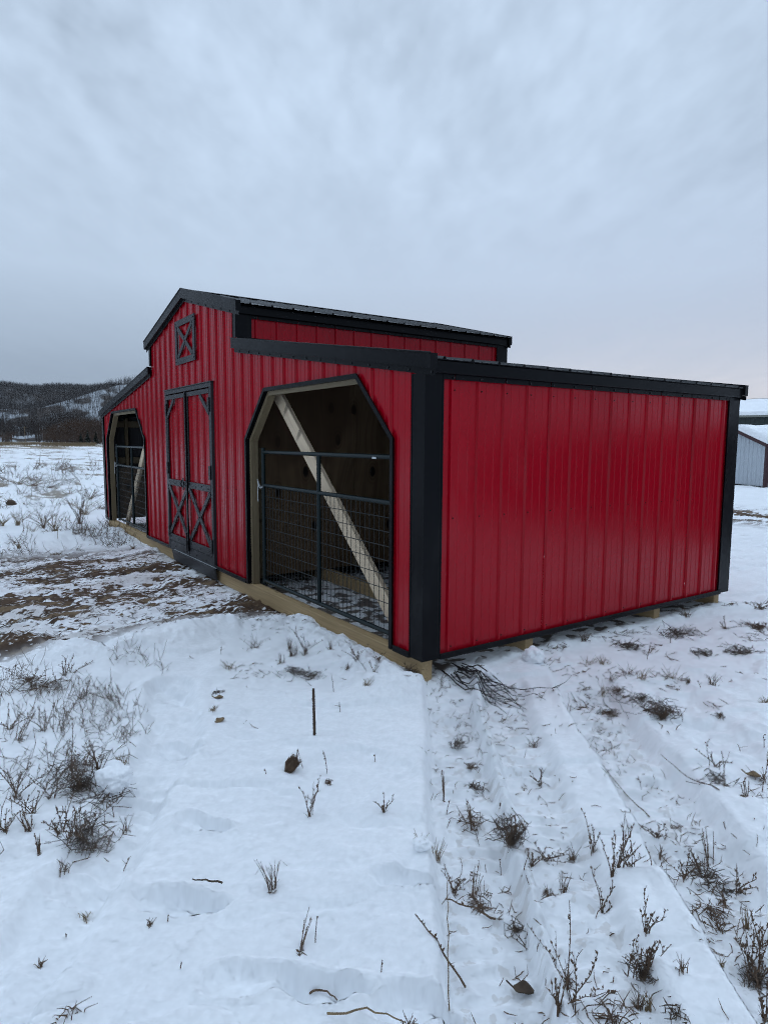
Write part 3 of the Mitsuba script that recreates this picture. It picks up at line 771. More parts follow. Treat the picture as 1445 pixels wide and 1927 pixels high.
# ---------------------------------------------------------------- dry weeds standing in the snow
WEEDS = "0.64,-8.06,1.46,b,0.77 -0.12,-8.11,0.73,c,1.15 1.19,-7.9,0.68,c,0.85 0.34,-7.7,1.01,w,0.22 1.96,-8.58,0.81,w,0.4 1.98,-8.17,0.77,w,0.4 2.23,-8.34,0.82,b,0.79 2.28,-8.16,0.38,c,0.59 1.07,-8.85,0.85,w,0.42 0.37,-9.01,0.82,w,0.44 -1.83,-8.77,1.05,l,0.51 -2.65,-8.84,0.68,w,0.4 -1.75,-8.01,0.78,w,0.25 -2.11,-8.31,0.73,w,0.65 -5.05,-8.18,0.84,w,0.91 -4.7,-7.93,0.53,c,0.9 -5.3,-8.21,0.39,c,0.46 -5.15,-7.45,0.69,w,0.46 -3.73,-7.32,0.65,w,0.57 -3.34,-6.75,0.64,w,0.56 -5.4,-7.23,0.54,w,0.47 0.71,-8.53,0.93,w,0.44 1.53,-8.94,0.67,w,0.31 1.39,-9.25,0.56,w,0.21 0.38,-7.3,0.42,t,0.28 2.09,-7.64,0.44,t,0.2 1.63,-7.71,0.4,s,0.05 2.29,-8.88,0.48,l,0.1 2.8,-8.64,0.23,t,0.24 3.72,-8.52,0.23,t,0.18 3.96,-8.79,0.12,s,0.03 2.96,-7.87,0.28,s,0.15 4.67,-7.94,0.17,t,0.1 4.71,-7.72,0.14,s,0.03 5.52,-7.81,0.14,s,0.02 5.53,-8.99,0.24,t,0.34 4.39,-9.14,0.15,t,0.13 -4.95,-2.37,0.65,t,0.57 -4.14,-1.65,0.57,t,0.25 -3.43,-1.55,1.08,w,0.54 -3.6,-1.78,0.54,t,0.31 -2.38,-2.29,0.29,c,0.65 -1.88,-2.16,0.2,c,0.57 -2.77,-1.07,0.33,l,0.3 -1.38,-1.08,0.6,w,0.37 -0.9,-1.09,0.42,s,0.28 -1.48,-1.29,0.26,t,0.28 -0.54,-1.08,0.55,w,0.27 -0.98,-0.68,0.43,w,0.28 -0.1,-1.61,0.33,t,0.26 -0.51,-2.28,0.65,s,0.08 0.39,-2.64,0.36,s,0.15 2.57,-4.2,0.68,s,0.23 3.58,-5.1,1.01,w,0.19 -2.27,-4.49,0.2,c,0.19 -1.19,-4.99,0.16,t,0.21 -3.66,-3.69,0.33,t,0.36 -4.87,-3.45,0.32,s,0.13 -3.04,-2.46,0.37,l,0.37 4.3,-4.12,0.44,w,0.15 2.7,-3.23,0.25,s,0.09 2.87,-4.32,0.13,c,0.14 -3.64,-1.85,0.43,t,0.15 4.94,-6.39,0.7,t,0.3 6.08,-6.54,0.52,l,0.2 6.03,-6.32,0.46,s,0.05 6.91,-5.94,0.23,s,0.03 2.16,-5.23,0.11,s,0.1 5.31,-4.15,0.3,t,0.18 5.22,-3.75,0.55,t,0.22 5.95,-4.02,0.47,w,0.23 6.29,-3.95,0.59,l,0.35 5.0,-2.81,0.66,l,0.39 5.19,-2.41,0.77,l,0.4 5.97,-2.88,0.62,b,0.46 5.69,-2.69,0.24,c,0.57 5.56,-2.21,0.52,s,0.2 6.05,-3.19,0.36,s,0.04 6.25,-2.76,0.37,w,0.22 6.29,-2.52,0.34,w,0.24 6.49,-2.11,0.32,t,0.21 6.83,-3.06,0.35,c,0.23 6.96,-2.88,0.43,t,0.12 6.6,-3.3,0.39,s,0.09 6.42,-3.94,0.2,c,0.31 7.1,-3.92,0.22,c,0.33 8.33,-4.32,1.54,w,0.53 8.04,-4.06,0.58,c,0.23 8.38,-4.62,0.7,w,0.1 7.67,-6.1,0.2,t,0.14 6.77,-1.98,0.82,w,0.24 7.39,-2.38,0.93,w,0.14 7.3,-2.13,1.14,w,0.31 7.4,-1.99,0.53,w,0.2 7.61,-1.8,0.45,s,0.11 6.89,-0.54,0.34,w,0.2 7.11,-0.77,0.31,t,0.18 7.63,-0.29,0.67,l,0.41 7.69,-1.07,0.54,w,0.29 7.84,-0.75,0.43,c,0.49 7.67,-0.59,0.5,l,0.3 8.11,-0.73,0.38,c,0.39 8.26,-0.65,0.54,w,0.29 8.24,-0.98,0.24,l,0.25 8.56,-1.68,0.67,w,0.31 8.34,-1.5,0.31,c,0.37 8.73,-1.36,0.46,t,0.13 8.97,-1.3,0.52,s,0.18 8.31,-2.97,0.76,w,0.13 8.55,-3.35,0.7,b,0.35 8.89,-3.16,0.27,t,0.2 8.84,-2.2,0.18,t,0.09 9.16,-1.96,0.93,b,0.52 9.53,-2.56,0.89,w,0.21 7.55,-2.79,0.71,w,0.21 8.73,-3.71,0.33,t,0.16 8.83,-3.67,0.41,t,0.12 8.68,-4.14,0.58,c,0.45 9.14,-3.64,0.23,c,0.27 8.96,-1.48,0.52,w,0.27 2.75,-1.18,0.47,c,0.35 4.05,-1.88,0.3,c,0.28 3.52,-1.47,0.22,c,0.23 4.68,-0.84,0.66,w,0.29 3.62,0.11,0.33,t,0.26 4.08,-2.67,0.68,l,0.1 4.48,-2.94,0.38,s,0.1 4.88,-2.81,0.22,c,0.4 1.31,4.81,0.47,t,0.41 1.58,5.08,0.38,t,0.41 2.48,4.26,0.36,t,0.36 2.46,4.96,0.46,t,0.4 2.94,4.86,0.49,t,0.36 2.54,3.83,0.42,t,0.38 2.96,3.89,0.32,c,0.44 3.09,3.31,0.32,c,0.57 3.38,3.02,0.28,c,0.33 3.76,3.58,0.37,c,0.56 4.56,3.2,0.46,b,0.54 4.32,3.36,0.3,c,0.81 3.35,5.56,0.49,t,0.4 4.2,5.94,0.49,t,0.37 4.12,5.53,0.3,s,0.15 3.72,5.64,0.21,t,0.18 2.0,6.48,0.69,s,0.13 1.58,8.29,0.35,s,0.11 2.69,8.2,0.24,c,0.52 3.24,9.2,0.35,c,0.72 1.72,11.15,0.66,w,0.59 2.02,12.52,0.53,c,0.91 6.73,1.54,0.48,c,0.58 6.44,2.07,0.87,w,0.48 7.01,1.23,1.12,s,0.22 7.29,2.0,1.37,s,0.16 7.03,2.57,0.33,t,0.29 7.4,1.21,0.37,l,0.22 5.45,5.97,0.3,t,0.3 6.56,3.59,0.35,s,0.16 6.15,3.49,0.22,s,0.21 -0.32,-0.12,0.51,w,0.42 1.1,14.61,0.35,t,0.54 5.23,4.38,0.25,c,0.28 1.08,6.86,0.27,c,0.69 1.13,9.4,0.37,c,0.94 0.15,6.08,0.44,t,0.34 -0.37,-0.12,0.34,c,0.42 0.25,11.31,0.36,t,0.49 -39.21,-5.3,1.46,w,1.11 -34.6,-5.39,2.08,s,0.23 -35.07,-3.52,1.73,w,1.42 -37.34,-4.0,1.42,w,1.23 -35.45,-4.85,0.91,t,1.19 -38.62,-1.44,2.92,w,1.02 -45.3,0.09,2.02,w,1.92 -32.35,-2.49,0.86,t,1.49 -30.86,-3.98,0.9,s,0.11 -79.2,1.84,1.72,w,3.01 -83.06,0.36,1.49,w,3.13 -87.98,-0.7,1.88,w,3.29 -60.04,-4.22,0.79,t,1.19 -59.99,3.18,1.15,w,1.8 -57.81,-0.57,1.21,s,0.58 -30.88,-6.18,0.55,t,0.72 -39.63,-6.2,0.98,w,0.86 -30.21,-1.33,0.89,s,0.14 -28.99,-0.85,0.6,s,0.07 -28.39,-6.27,0.39,t,0.47 -24.62,-1.1,0.36,t,0.31 -47.23,1.7,0.76,t,1.19 -60.69,-1.62,0.8,t,1.44 -151.26,3.7,1.27,t,4.01 -65.72,2.07,1.11,w,1.55 -25.72,-4.79,0.31,t,0.64"


def stem(rng, base, height, lean, wander=0.22, n=7):
    """A gently crooked line from base, leaning by lean (x, y) at its tip."""
    t = np.linspace(0, 1, n)
    p = base + np.outer(t, [0, 0, height]) + np.outer(t ** 1.4, [lean[0], lean[1], 0])
    k = np.cumsum(rng.normal(0, wander * height / n, (n, 3)), 0) * t[:, None]
    p = p + k
    p[0, 2] -= 0.06
    return p


def knobs(mb, rng, p, r, start=0.25, gap=0.06, size=0.026):
    """Seed heads and dead leaf stubs sitting close along a stem."""
    seg = np.linalg.norm(np.diff(p, axis=0), axis=1)
    cum = np.concatenate([[0], np.cumsum(seg)])
    d = cum[-1] * start + rng.random() * gap
    while d < cum[-1]:
        q = np.array([np.interp(d, cum, p[:, k]) for k in range(3)])
        a = rng.random() * 6.28
        o = V(math.cos(a), math.sin(a), 0.9 + rng.random())
        o /= np.linalg.norm(o)
        L = size * (0.7 + 1.1 * rng.random())
        s = np.cross(o, [0.2, 0.5, 0.8])
        s /= np.linalg.norm(s)
        c = np.cross(o, s)
        w = L * 0.34
        v = np.array([q, q + o * L * 0.5 + s * w, q + o * L * 0.5 - s * w * 0.5 + c * w, q + o * L * 0.5 - s * w * 0.5 - c * w, q + o * L * 1.25])
        mb.add(v, [[0, 2, 1], [0, 3, 2], [0, 1, 3], [4, 1, 2], [4, 2, 3], [4, 3, 1]])
        d += gap * (0.55 + 0.9 * rng.random())


def twig_set(mb, rng, base, height, width, n, r, knob=True, branch=0.5, spread=0.6):
    for k in range(n):
        a = rng.random() * 6.28
        lean = V(math.cos(a), math.sin(a)) * width * (0.2 + 1.5 * spread * rng.random())
        h = height * (0.55 + 0.45 * rng.random()) if k else height
        p = stem(rng, base + V(*(rng.normal(0, 0.05 * width + 0.01, 2)), 0), h, lean if k else lean * 0.6)
        rr = r * (0.75 + 0.5 * rng.random())
        mb.tube(p, rr * np.linspace(1.15, 0.5, len(p)), 4)
        if knob:
            knobs(mb, rng, p, rr)
        for j in range(rng.poisson(branch * 2)):
            i = rng.integers(2, len(p) - 1)
            a2 = a + rng.normal(0, 1.2)
            L = h * (0.15 + 0.22 * rng.random())
            q = stem(rng, p[i] + V(0, 0, 0.06), L * 0.85, V(math.cos(a2), math.sin(a2)) * L * 0.6, n=4)
            q[0] = p[i]
            mb.tube(q, rr * np.linspace(0.8, 0.4, 4), 3)
            if knob:
                knobs(mb, rng, q, rr, 0.3, 0.06, 0.024)


def grass_set(mb, rng, base, height, width, n, r):
    for k in range(n):
        a = rng.random() * 6.28
        L = height * (0.5 + 0.6 * rng.random())
        lean = V(math.cos(a), math.sin(a)) * (0.2 + 0.6 * rng.random()) * width
        p = stem(rng, base + V(*rng.normal(0, 0.14 * width, 2), 0), L, lean, 0.10, 5)
        if rng.random() < 0.35:      # a blade that has snapped over
            p[-1] = p[-2] + V(math.cos(a) * 0.5, math.sin(a) * 0.5, -0.6) * L * 0.35
        mb.tube(p, r * np.linspace(1.1, 0.45, 5), 3)


def clump_set(mb, rng, base, width, n, r, flat=0.35):
    """Matted dead stalks lying over each other."""
    for k in range(n):
        a = rng.random() * 6.28
        c = base + V(*rng.normal(0, 0.26 * width, 2), abs(rng.normal(0, 0.10 * width * flat)) + 0.01)
        L = width * (0.12 + 0.22 * rng.random())
        d = V(math.cos(a), math.sin(a), rng.normal(0.1, 0.35))
        m = V(*rng.normal(0, 0.08, 3)) * width
        mb.tube([c - d * L, c + m, c + d * L], r * np.array([0.6, 1.15, 0.5]), 3)


REGION = [
    (lambda x, y: x < -24, "the far field", "field"),
    (lambda x, y: x < 3.4 and y < -5.6 and x > -8, "the weedy patch", "patch"),
    (lambda x, y: y < -0.05 and x < 1.2 and y > -5.7, "the bank by the skid", "bank"),
    (lambda x, y: 0.6 * x + 0.8 * y < 0.12, "the smooth snow", "open"),
    (lambda x, y: 0.6 * x + 0.8 * y < 3.3, "the ruts", "rut"),
    (lambda x, y: True, "the side wall snow", "side"),
]
KIND = {"w": ("dry_weed", "upright knobbly dry weed in ", "weed"), "t": ("grass_tuft", "small tuft of dead grass in ", "grass tuft"), "s": ("bare_stalk", "single bare stalk in ", "stalk"),
        "c": ("dead_clump", "matted dead stalks on ", "dead plant"), "l": ("leaning_weed", "bundle of leaning stalks in ", "weed"), "b": ("weed_shrub", "", "shrub")}
BIG = ["largest bushy brown weed beside the trampled trail", "low bushy brown weed just below the largest bush", "branching dark bush across the rut nearest the smooth snow", "dense stumpy bush with brown base on the snow strip between two ruts",
       "wide dark bush at the right edge, on the outer rut", "flattened bushy clump of weeds among the lumps facing the side wall"]
big = 0
PLANTS = []
for idx, w in enumerate(WEEDS.split()):
    x, y, h, t, wd = [float(v) if k != 3 else v for k, v in enumerate(w.split(","))]
    rng = np.random.default_rng(700 + idx)
    base = V(x, y, float(H(x, y)) - 0.01)
    dist = math.hypot(x - 12.6, y + 9.8)
    r = 0.0058 + 0.00012 * dist if dist < 20 else 0.0070 + 0.00022 * dist
    h *= (0.60 if t in 'wb' else 0.72) if dist < 25 else 0.85
    where, short = next((a, b) for f, a, b in REGION if f(x, y))
    name, words, cat = KIND[t]
    mb = MB()
    mat = "weed_mat"
    if t == "b":
        key = thing("weed_shrub", BIG[big], cat)
        big += 1
        for k in range(11):
            m = MB()
            twig_set(m, rng, base + V(*rng.normal(0, 0.10 * wd + 0.02, 2), 0), h * (0.6 + 0.4 * rng.random()) if k else h, wd * 1.1, 1, r, True, 0.8)
            put("stem", m, "weed_mat", key)
        m = MB()
        clump_set(m, rng, base + V(0, 0, 0.02), wd * 1.0, 60, r * 0.8, 1.6)
        grass_set(m, rng, base, h * 0.32, wd * 0.7, 50, r * 0.7)
        put("dead_leaves", m, "leaf_mat", key, kind="stuff")
        continue
    if t == "w":
        twig_set(mb, rng, base, h, wd * 1.3, 3 + int(rng.integers(1, 4)) + (2 if h > 0.7 else 0) + (6 if dist > 30 else 0), r)
        grass_set(mb, rng, base, h * 0.28, wd * 0.5, 8, r * 0.8)
    elif t == "t":
        grass_set(mb, rng, base, h, wd * 1.0, 9 + int(rng.integers(0, 8)), r * 0.95)
        clump_set(mb, rng, base, wd * 0.8, 6, r * 0.9)
        mat = "weed_mat" if rng.random() < 0.6 else "straw_mat"
    elif t == "s":
        p = stem(rng, base, h, V(rng.normal(0, 0.6), rng.normal(0, 0.6)) * wd, 0.05)
        mb.tube(p, r * np.linspace(1.1, 0.6, len(p)), 5)
        knobs(mb, rng, p, r, 0.55, 0.09, 0.026)
        if wd > 0.12:
            q = stem(rng, p[3], h * 0.3, V(rng.normal(0, 1), rng.normal(0, 1)) * wd * 0.5, n=4)
            q[0] = p[3]
            mb.tube(q, r * np.linspace(0.8, 0.4, 4), 3)
    elif t == "c":
        clump_set(mb, rng, base, wd * 1.15, 26 + int(40 * min(wd, 1.0)), r * 0.95)
        grass_set(mb, rng, base, h * 0.55, wd * 0.5, 7, r * 0.9)
        mat = "leaf_mat" if rng.random() < 0.5 else "weed_mat"
    else:
        a = rng.normal(2.6, 0.3)
        for k in range(6):
            L = V(math.cos(a), math.sin(a)) * h * (0.55 + 0.3 * rng.random())
            p = stem(rng, base + V(*rng.normal(0, 0.08 * wd, 2), 0), h * (0.4 + 0.5 * rng.random()), L + rng.normal(0, 0.1 * h, 2), 0.06)
            mb.tube(p, r * np.linspace(1.1, 0.5, len(p)), 4)
            if k % 2:
                knobs(mb, rng, p, r, 0.4)
        clump_set(mb, rng, base, wd * 0.6, 12, r)
    if short == "field" and idx % 2:
        mat = "straw_mat"
    key = put(name, mb, mat)
    PLANTS.append((key, words + where, cat, short, x, y))

# plants of one kind in one place are told apart by their order from a landmark
ORDER = "nearest second third fourth fifth sixth seventh eighth ninth tenth eleventh twelfth thirteenth fourteenth fifteenth sixteenth seventeenth eighteenth nineteenth twentieth".split()
MARK = {"field": ((-36.35, 0.0), "the barn's far corner"), "patch": ((0.3, -7.9), "the largest bush"), "bank": ((0.0, 0.0), "the barn corner"), "open": ((1.18, -3.71), "the snapped stalk"),
        "rut": ((0.0, 0.0), "the barn corner"), "side": ((0.0, 0.0), "the barn corner")}
for words in sorted({q[1] for q in PLANTS}):
    same = [q for q in PLANTS if q[1] == words]
    (mx, my), mark = MARK[same[0][3]]
    same.sort(key=lambda q: math.hypot(q[4] - mx, q[5] - my))
    for i, (key, _, cat, short, _, _) in enumerate(same):
        n = ORDER[min(i, 19)]
        tag(key, words + (f", {n} from {mark}" if i else f", nearest {mark}") if len(same) > 1 else words, cat, f"{cat}s {short}" if len(same) > 1 else None)

# ---------------------------------------------------------------- single pieces on the snow
def at(x, y, dz=0.0):
    return V(x, y, float(H(x, y)) + dz)


rng = np.random.default_rng(41)
p = stem(rng, at(1.18, -3.71), 1.02, V(-0.06, 0.02), 0.02, 8)
mb = MB().tube(p, 0.030 * np.array([1.0, 1.0, 1.1, 0.95, 1.0, 0.9, 0.95, 0.8]), 7)
mb.tube([p[5], p[5] + V(-0.05, 0.0, 0.07)], 0.018, 5).tube([p[6], p[6] + V(0.03, -0.02, 0.06)], 0.014, 5)
tag(put("broken_stalk", mb, "leaf_mat", smooth=50), "thick dark snapped stalk standing alone in the smooth snow", "stalk")
# nest-like dead seed head
b = at(2.12, -4.74, 0.0)
mb = MB()
for k in range(170):
    a, e = rng.random() * 6.28, rng.random()
    q = b + V(math.cos(a) * 0.10 * e, math.sin(a) * 0.10 * e, 0.0)
    tip = b + V(0.08 + 0.05 * math.cos(a), 0.08 + 0.05 * math.sin(a), 0.12 + 0.20 * e) + rng.normal(0, 0.03, 3)
    m = b + V(0.03 + math.cos(a) * 0.115 * (0.5 + 0.5 * e), 0.03 + math.sin(a) * 0.115 * (0.5 + 0.5 * e), 0.06 + 0.14 * rng.random())
    mb.tube([q, m, tip], [0.007, 0.012, 0.004], 3)
mb.tube([b + V(0.02, 0.1, 0.0), b + V(0.10, 0.12, 0.42), b + V(0.22, 0.16, 0.10)], [0.012, 0.010, 0.008], 4)
tag(put("seed_head", mb, "weed_mat"), "dark brown egg shaped dead seed head bent over on the smooth snow", "seed head")
# knocked-over stalks
def lying(name, pts, r, label, cat="stalk", mat="weed_mat", kn=True, lift=0.03):
    pts = [at(x, y, lift + dz) for x, y, dz in pts]
    q = np.array(pts)
    t = np.linspace(0, 1, len(q))
    s = np.linspace(0, 1, 9)
    q = np.stack([np.interp(s, t, q[:, k]) for k in range(3)], 1) + rng.normal(0, 0.007, (9, 3))
    q[:, 2] = np.maximum(q[:, 2], H(q[:, 0], q[:, 1]) + 0.012)
    m = MB().tube(q, r * np.linspace(1.1, 0.55, 9), 5)
    if kn:
        knobs(m, rng, q, r, 0.2, 0.07, 0.03)
    return tag(put(name, m, mat), label, cat)


lying("fallen_stalk", [(7.35, -5.05, 0.02), (7.0, -5.1, 0.10), (6.55, -5.19, 0.16)], 0.013, "long dark knobbly stalk fallen across the edge of the first rut")
lying("fallen_stalk", [(6.78, -4.0, 0.03), (6.5, -4.15, 0.10), (6.2, -4.4, 0.2)], 0.014, "thin seed stalk lying flat in the first rut below the dense weeds")
lying("fallen_stalk", [(7.05, 1.0, 0.0), (6.3, 1.3, 0.12), (5.46, 1.77, 0.2)], 0.009, "long thin stalk with a bud leaning over the outer rut", kn=False)
lying("fallen_stalk", [(6.45, -0.1, 0.01), (5.8, 0.25, 0.03), (4.9, 0.7, 0.05)], 0.009, "long thin stalk lying along the edge of the snow strip", kn=False)
lying("fallen_stalk", [(4.43, -6.9, 0.05), (4.35, -7.1, 0.07), (4.25, -7.25, 0.04)], 0.014, "short dark twig lying inside the deepest footprint", mat="leaf_mat", kn=False)
lying("fallen_stalk", [(6.45, -6.62, 0.02), (6.55, -6.5, 0.04), (6.68, -6.38, 0.02)], 0.013, "short brown twig lying in the shallow footprint near the lower edge", kn=False)
lying("straw_stem", [(7.05, -6.75, 0.05), (7.3, -6.4, 0.05), (7.6, -6.1, 0.03)], 0.012, "pale straw stem with a feathery tip lying at the lower edge", "straw", "straw_mat", False)
lying("thin_stem", [(7.5, -5.42, 0.0), (7.47, -5.43, 0.9), (7.45, -5.45, 1.35)], 0.007, "very thin tall reddish stem standing by the edge of the first rut", "stem", "straw_mat", False)


def dead_leaf(name, x, y, size, turn, label, mat="leaf_mat"):
    """A curled dead leaf: a cupped blade with a stalk."""
    u, w = np.meshgrid(np.linspace(0, 1, 8), np.linspace(-1, 1, 6), indexing="ij")
    wid = np.sin(np.pi * np.clip(u * 0.95 + 0.03, 0, 1)) ** 0.7 * 0.38
    g = np.stack([u - 0.5, w * wid, 0.30 * (w * wid * 2.2) ** 2 + 0.35 * (u - 0.4) ** 2 + 0.03 * np.sin(9 * u + 4 * w) + 0.06], -1).reshape(-1, 3) * size
    c, s = math.cos(turn), math.sin(turn)
    g = np.stack([g[:, 0] * c - g[:, 1] * s, g[:, 0] * s + g[:, 1] * c, g[:, 2]], 1) + at(x, y)
    i, j = np.meshgrid(np.arange(7), np.arange(5), indexing="ij")
    k = (i * 6 + j).ravel()
    f = np.vstack([np.stack([k, k + 6, k + 7], 1), np.stack([k, k + 7, k + 1], 1)])
    mb = MB().add(g, f).add(g - V(0, 0, 0.008), f[:, ::-1])
    mb.tube([g[2], g[2] + V(-0.35 * c, -0.35 * s, 0.25) * size], 0.012, 4)
    tag(put(name, mb, mat, smooth=60), label, "leaf")


dead_leaf("dead_leaf", 7.76, -4.51, 0.24, 0.6, "curled dark dead leaf lying in the first rut")
dead_leaf("dead_leaf", -0.6, -5.05, 0.24, 2.2, "curled pale brown dead leaf lying beside the trampled trail", "straw_mat")
dead_leaf("dead_leaf", -1.9, -4.6, 0.2, 1.0, "pale bent dead leaf near the top of the trampled trail", "straw_mat")
dead_leaf("dead_leaf", 6.9, 2.5, 0.24, 0.4, "tan dead leaf held on a stalk at the right edge", "straw_mat")
# a dark clod of earth out in the field
m = trimesh.creation.icosphere(subdivisions=3)
v = np.array(m.vertices)
v = v * (0.75 + 0.7 * (meshkit.fbm(v * 1.6 + 3.0, 4, 3) - 0.35))[:, None] * V(0.62, 0.5, 0.42)
tag(put("earth_clod", (v + at(-56.5, -4.25, 0.10), m.faces), "leaf_mat", smooth=40), "dark lump of earth on the snow near the left edge of the field", "clod")
# lumps of snow caught in the weeds and thrown up by the wheels
for x, y, s, lab in ((1.0, -7.55, 0.30, "round snow lump caught in the largest bushy weed"), (5.35, -4.15, 0.13, "small round snow lump under a weed at the rut edge"), (0.62, 1.75, 0.16, "small round snow lump behind the heap of black branches"), (0.62, 3.35, 0.30, "pointed snow heap against the second skid end")):
    m = trimesh.creation.icosphere(subdivisions=4)
    v = np.array(m.vertices)
    v = v * (1 + 0.8 * (meshkit.fbm(v * 1.9 + x, 3, 7) - 0.5))[:, None] * V(1, 1, 0.75) * s
    tag(put("snow_lump", (v + at(x, y, 0.45 * s + (0.12 if s == 0.30 and y < 0 else 0)), m.faces), "snow_lump_mat", smooth=True), lab, "snow lump")

# heap of black cut branches at the corner
heap = thing("branch_heap", "heap of thin black branches on the snow at the barn's near corner", "branches")
rng = np.random.default_rng(77)
for k in range(14):
    a = V(-0.15 + 0.35 * rng.random(), 0.70 + 0.65 * rng.random())
    ang = 0.13 + 0.15 * rng.normal()
    L = 0.9 + 1.3 * rng.random()
    if k < 4:
        L = 2.75 - 0.25 * k
    b = a + L * V(math.cos(ang), math.sin(ang) * 1.0)
    bend = rng.normal(0, 0.10)
    ts = np.linspace(0, 1, 9)
    xy = a + np.outer(ts, b - a) + np.outer(np.sin(ts * np.pi) * bend, V(-math.sin(ang), math.cos(ang)))
    lift = 0.03 + 0.10 * rng.random()
    z = np.array([float(H(*q)) for q in xy]) + 0.03 + lift * np.sin(np.pi * np.clip(ts * 0.8 + 0.1, 0, 1)) + 0.10 * (1 - ts) * rng.random()
    pts = np.column_stack([xy, z]) + rng.normal(0, 0.012, (9, 3))
    rr = 0.010 + 0.007 * rng.random()
    m = MB().tube(pts, rr * np.linspace(1.25, 0.45, 9), 5)
    for j in range(rng.poisson(1.6)):
        i = rng.integers(3, 8)
        a2 = ang + rng.choice([-1, 1]) * (0.5 + 0.4 * rng.random())
        l2 = 0.2 + 0.35 * rng.random()
        q = pts[i] + np.outer(np.linspace(0, 1, 4), V(math.cos(a2) * l2, math.sin(a2) * l2, rng.normal(0.03, 0.1))) + np.vstack([[0, 0, 0], rng.normal(0, 0.02, (3, 3))])
        m.tube(q, rr * np.linspace(0.7, 0.35, 4), 4)
    put("branch", m, "twig_mat", heap)

# ---------------------------------------------------------------- broken stalks and bits of leaf strewn over the ruts, the drive and the field
rng = np.random.default_rng(5)


def strew(n, draw, size, r, up=0.35):
    mb = MB()
    xs, ys, ss = draw(n)
    zs = H(xs, ys)
    for x, y, z, s in zip(xs, ys, zs, ss):
        a = rng.random() * 6.28
        L = size * s * (0.35 + 0.9 * rng.random())
        d = V(math.cos(a), math.sin(a), abs(rng.normal(0, up))) * L
        c = V(x, y, z + 0.012)
        m = c + d * 0.5 + rng.normal(0, 0.16 * L, 3) * V(1, 1, 0.5)
        mb.tube([c - d * 0.1, m, c + d], np.array([0.8, 1.2, 0.5]) * r * s, 3, False)
    return mb


def in_ruts(n):
    s, q = -0.5 + 12.5 * rng.random(n * 3), 6.5 * rng.random(n * 3)
    x, y = 0.8 * s + 0.6 * q, -0.6 * s + 0.8 * q
    dens = (np.exp(-((q - 0.75) / 0.55) ** 2) + 0.45 * np.exp(-((q - 2.0) / 0.4) ** 2) + 1.0 * np.exp(-((q - 4.1) / 0.6) ** 2) + 0.6 * (q > 5.2)) * np.clip(-0.3 + 9 * n3((x, y), 0.8, 60, 3), 0, 1)
    k = rng.random(n * 3) < dens
    return x[k], y[k], np.ones(k.sum())


def near_wall(n):
    x, y = 0.15 + 5 * rng.random(n * 3) ** 1.4, 0.4 + 17 * rng.random(n * 3)
    k = rng.random(n * 3) < np.clip(-0.1 + 8 * n3((x, y), 0.7, 61, 3), 0, 1)
    return x[k], y[k], np.ones(k.sum()) * 1.15


def by_bank(n):
    x, y = -9 + 9.5 * rng.random(n * 3), -5.6 + 5.3 * rng.random(n * 3)
    k = rng.random(n * 3) < np.clip(0.05 + 4.5 * n3((x, y), 0.6, 62, 3), 0, 1) * sstep(-5.0, -2.2, y)
    return x[k], y[k], np.ones(k.sum())


def on_drive(n):
    x, y = -27 + 19 * rng.random(n * 2), -11 + 10.6 * rng.random(n * 2)
    k = rng.random(n * 2) < drive_mask(x, y) * np.clip(0.3 + 3 * n3((x * 2, y * 0.5), 0.6, 63, 3), 0, 1)
    return x[k], y[k], np.ones(k.sum()) * 1.2


def in_patch(n):
    x, y = -7 + 10.5 * rng.random(n * 4), -10.5 + 5.5 * rng.random(n * 4)
    d = seg_dist(x, y, TRAIL)
    left = y < np.interp(x, [q[0] for q in TRAIL], [q[1] for q in TRAIL]) + 0.2
    k = (rng.random(n * 4) < np.clip(-0.1 + 6 * n3((x, y), 0.7, 65, 3), 0, 1)) & left & (d > 0.5)
    return x[k], y[k], np.ones(k.sum())


def over_field(n):
    t = rng.random(n * 4)
    x = -26 - 130 * t ** 1.6
    y = -14 + 30 * rng.random(n * 4) * (1 + t * 1.2)
    k = rng.random(n * 4) < np.clip(-0.15 + 4.5 * n3((x * 0.4, y), 0.5, 64, 3), 0, 1)
    x, y = x[k], y[k]
    return x, y, 1.0 + 0.028 * np.abs(x + 20)


for label, mb, mat in (("bits of dead leaf and broken stalk strewn in the ruts by the barn corner", strew(1300, in_ruts, 0.13, 0.0062), "weed_mat"),
                       ("short stubble standing in the wheel ruts", strew(1100, in_ruts, 0.13, 0.0050, 1.0), "weed_mat"),
                       ("broken stalks strewn along the foot of the plain side wall", strew(900, near_wall, 0.18, 0.0075), "weed_mat"),
                       ("broken stalks strewn over the snow bank by the skid", strew(450, by_bank, 0.18, 0.007), "weed_mat"),
                       ("dead grass and stalks trodden into the muddy drive", strew(2400, on_drive, 0.17, 0.008), "leaf_mat"),
                       ("dead grass sticking out of the snow all over the far field", strew(8500, over_field, 0.27, 0.0085, 1.2), "weed_mat"),
                       ("fine stubble standing in the weedy patch at the left", strew(800, in_patch, 0.20, 0.0055, 1.4), "weed_mat")):
    tag(put("strewn_stalks", mb, mat), label, "plant litter", kind="stuff")

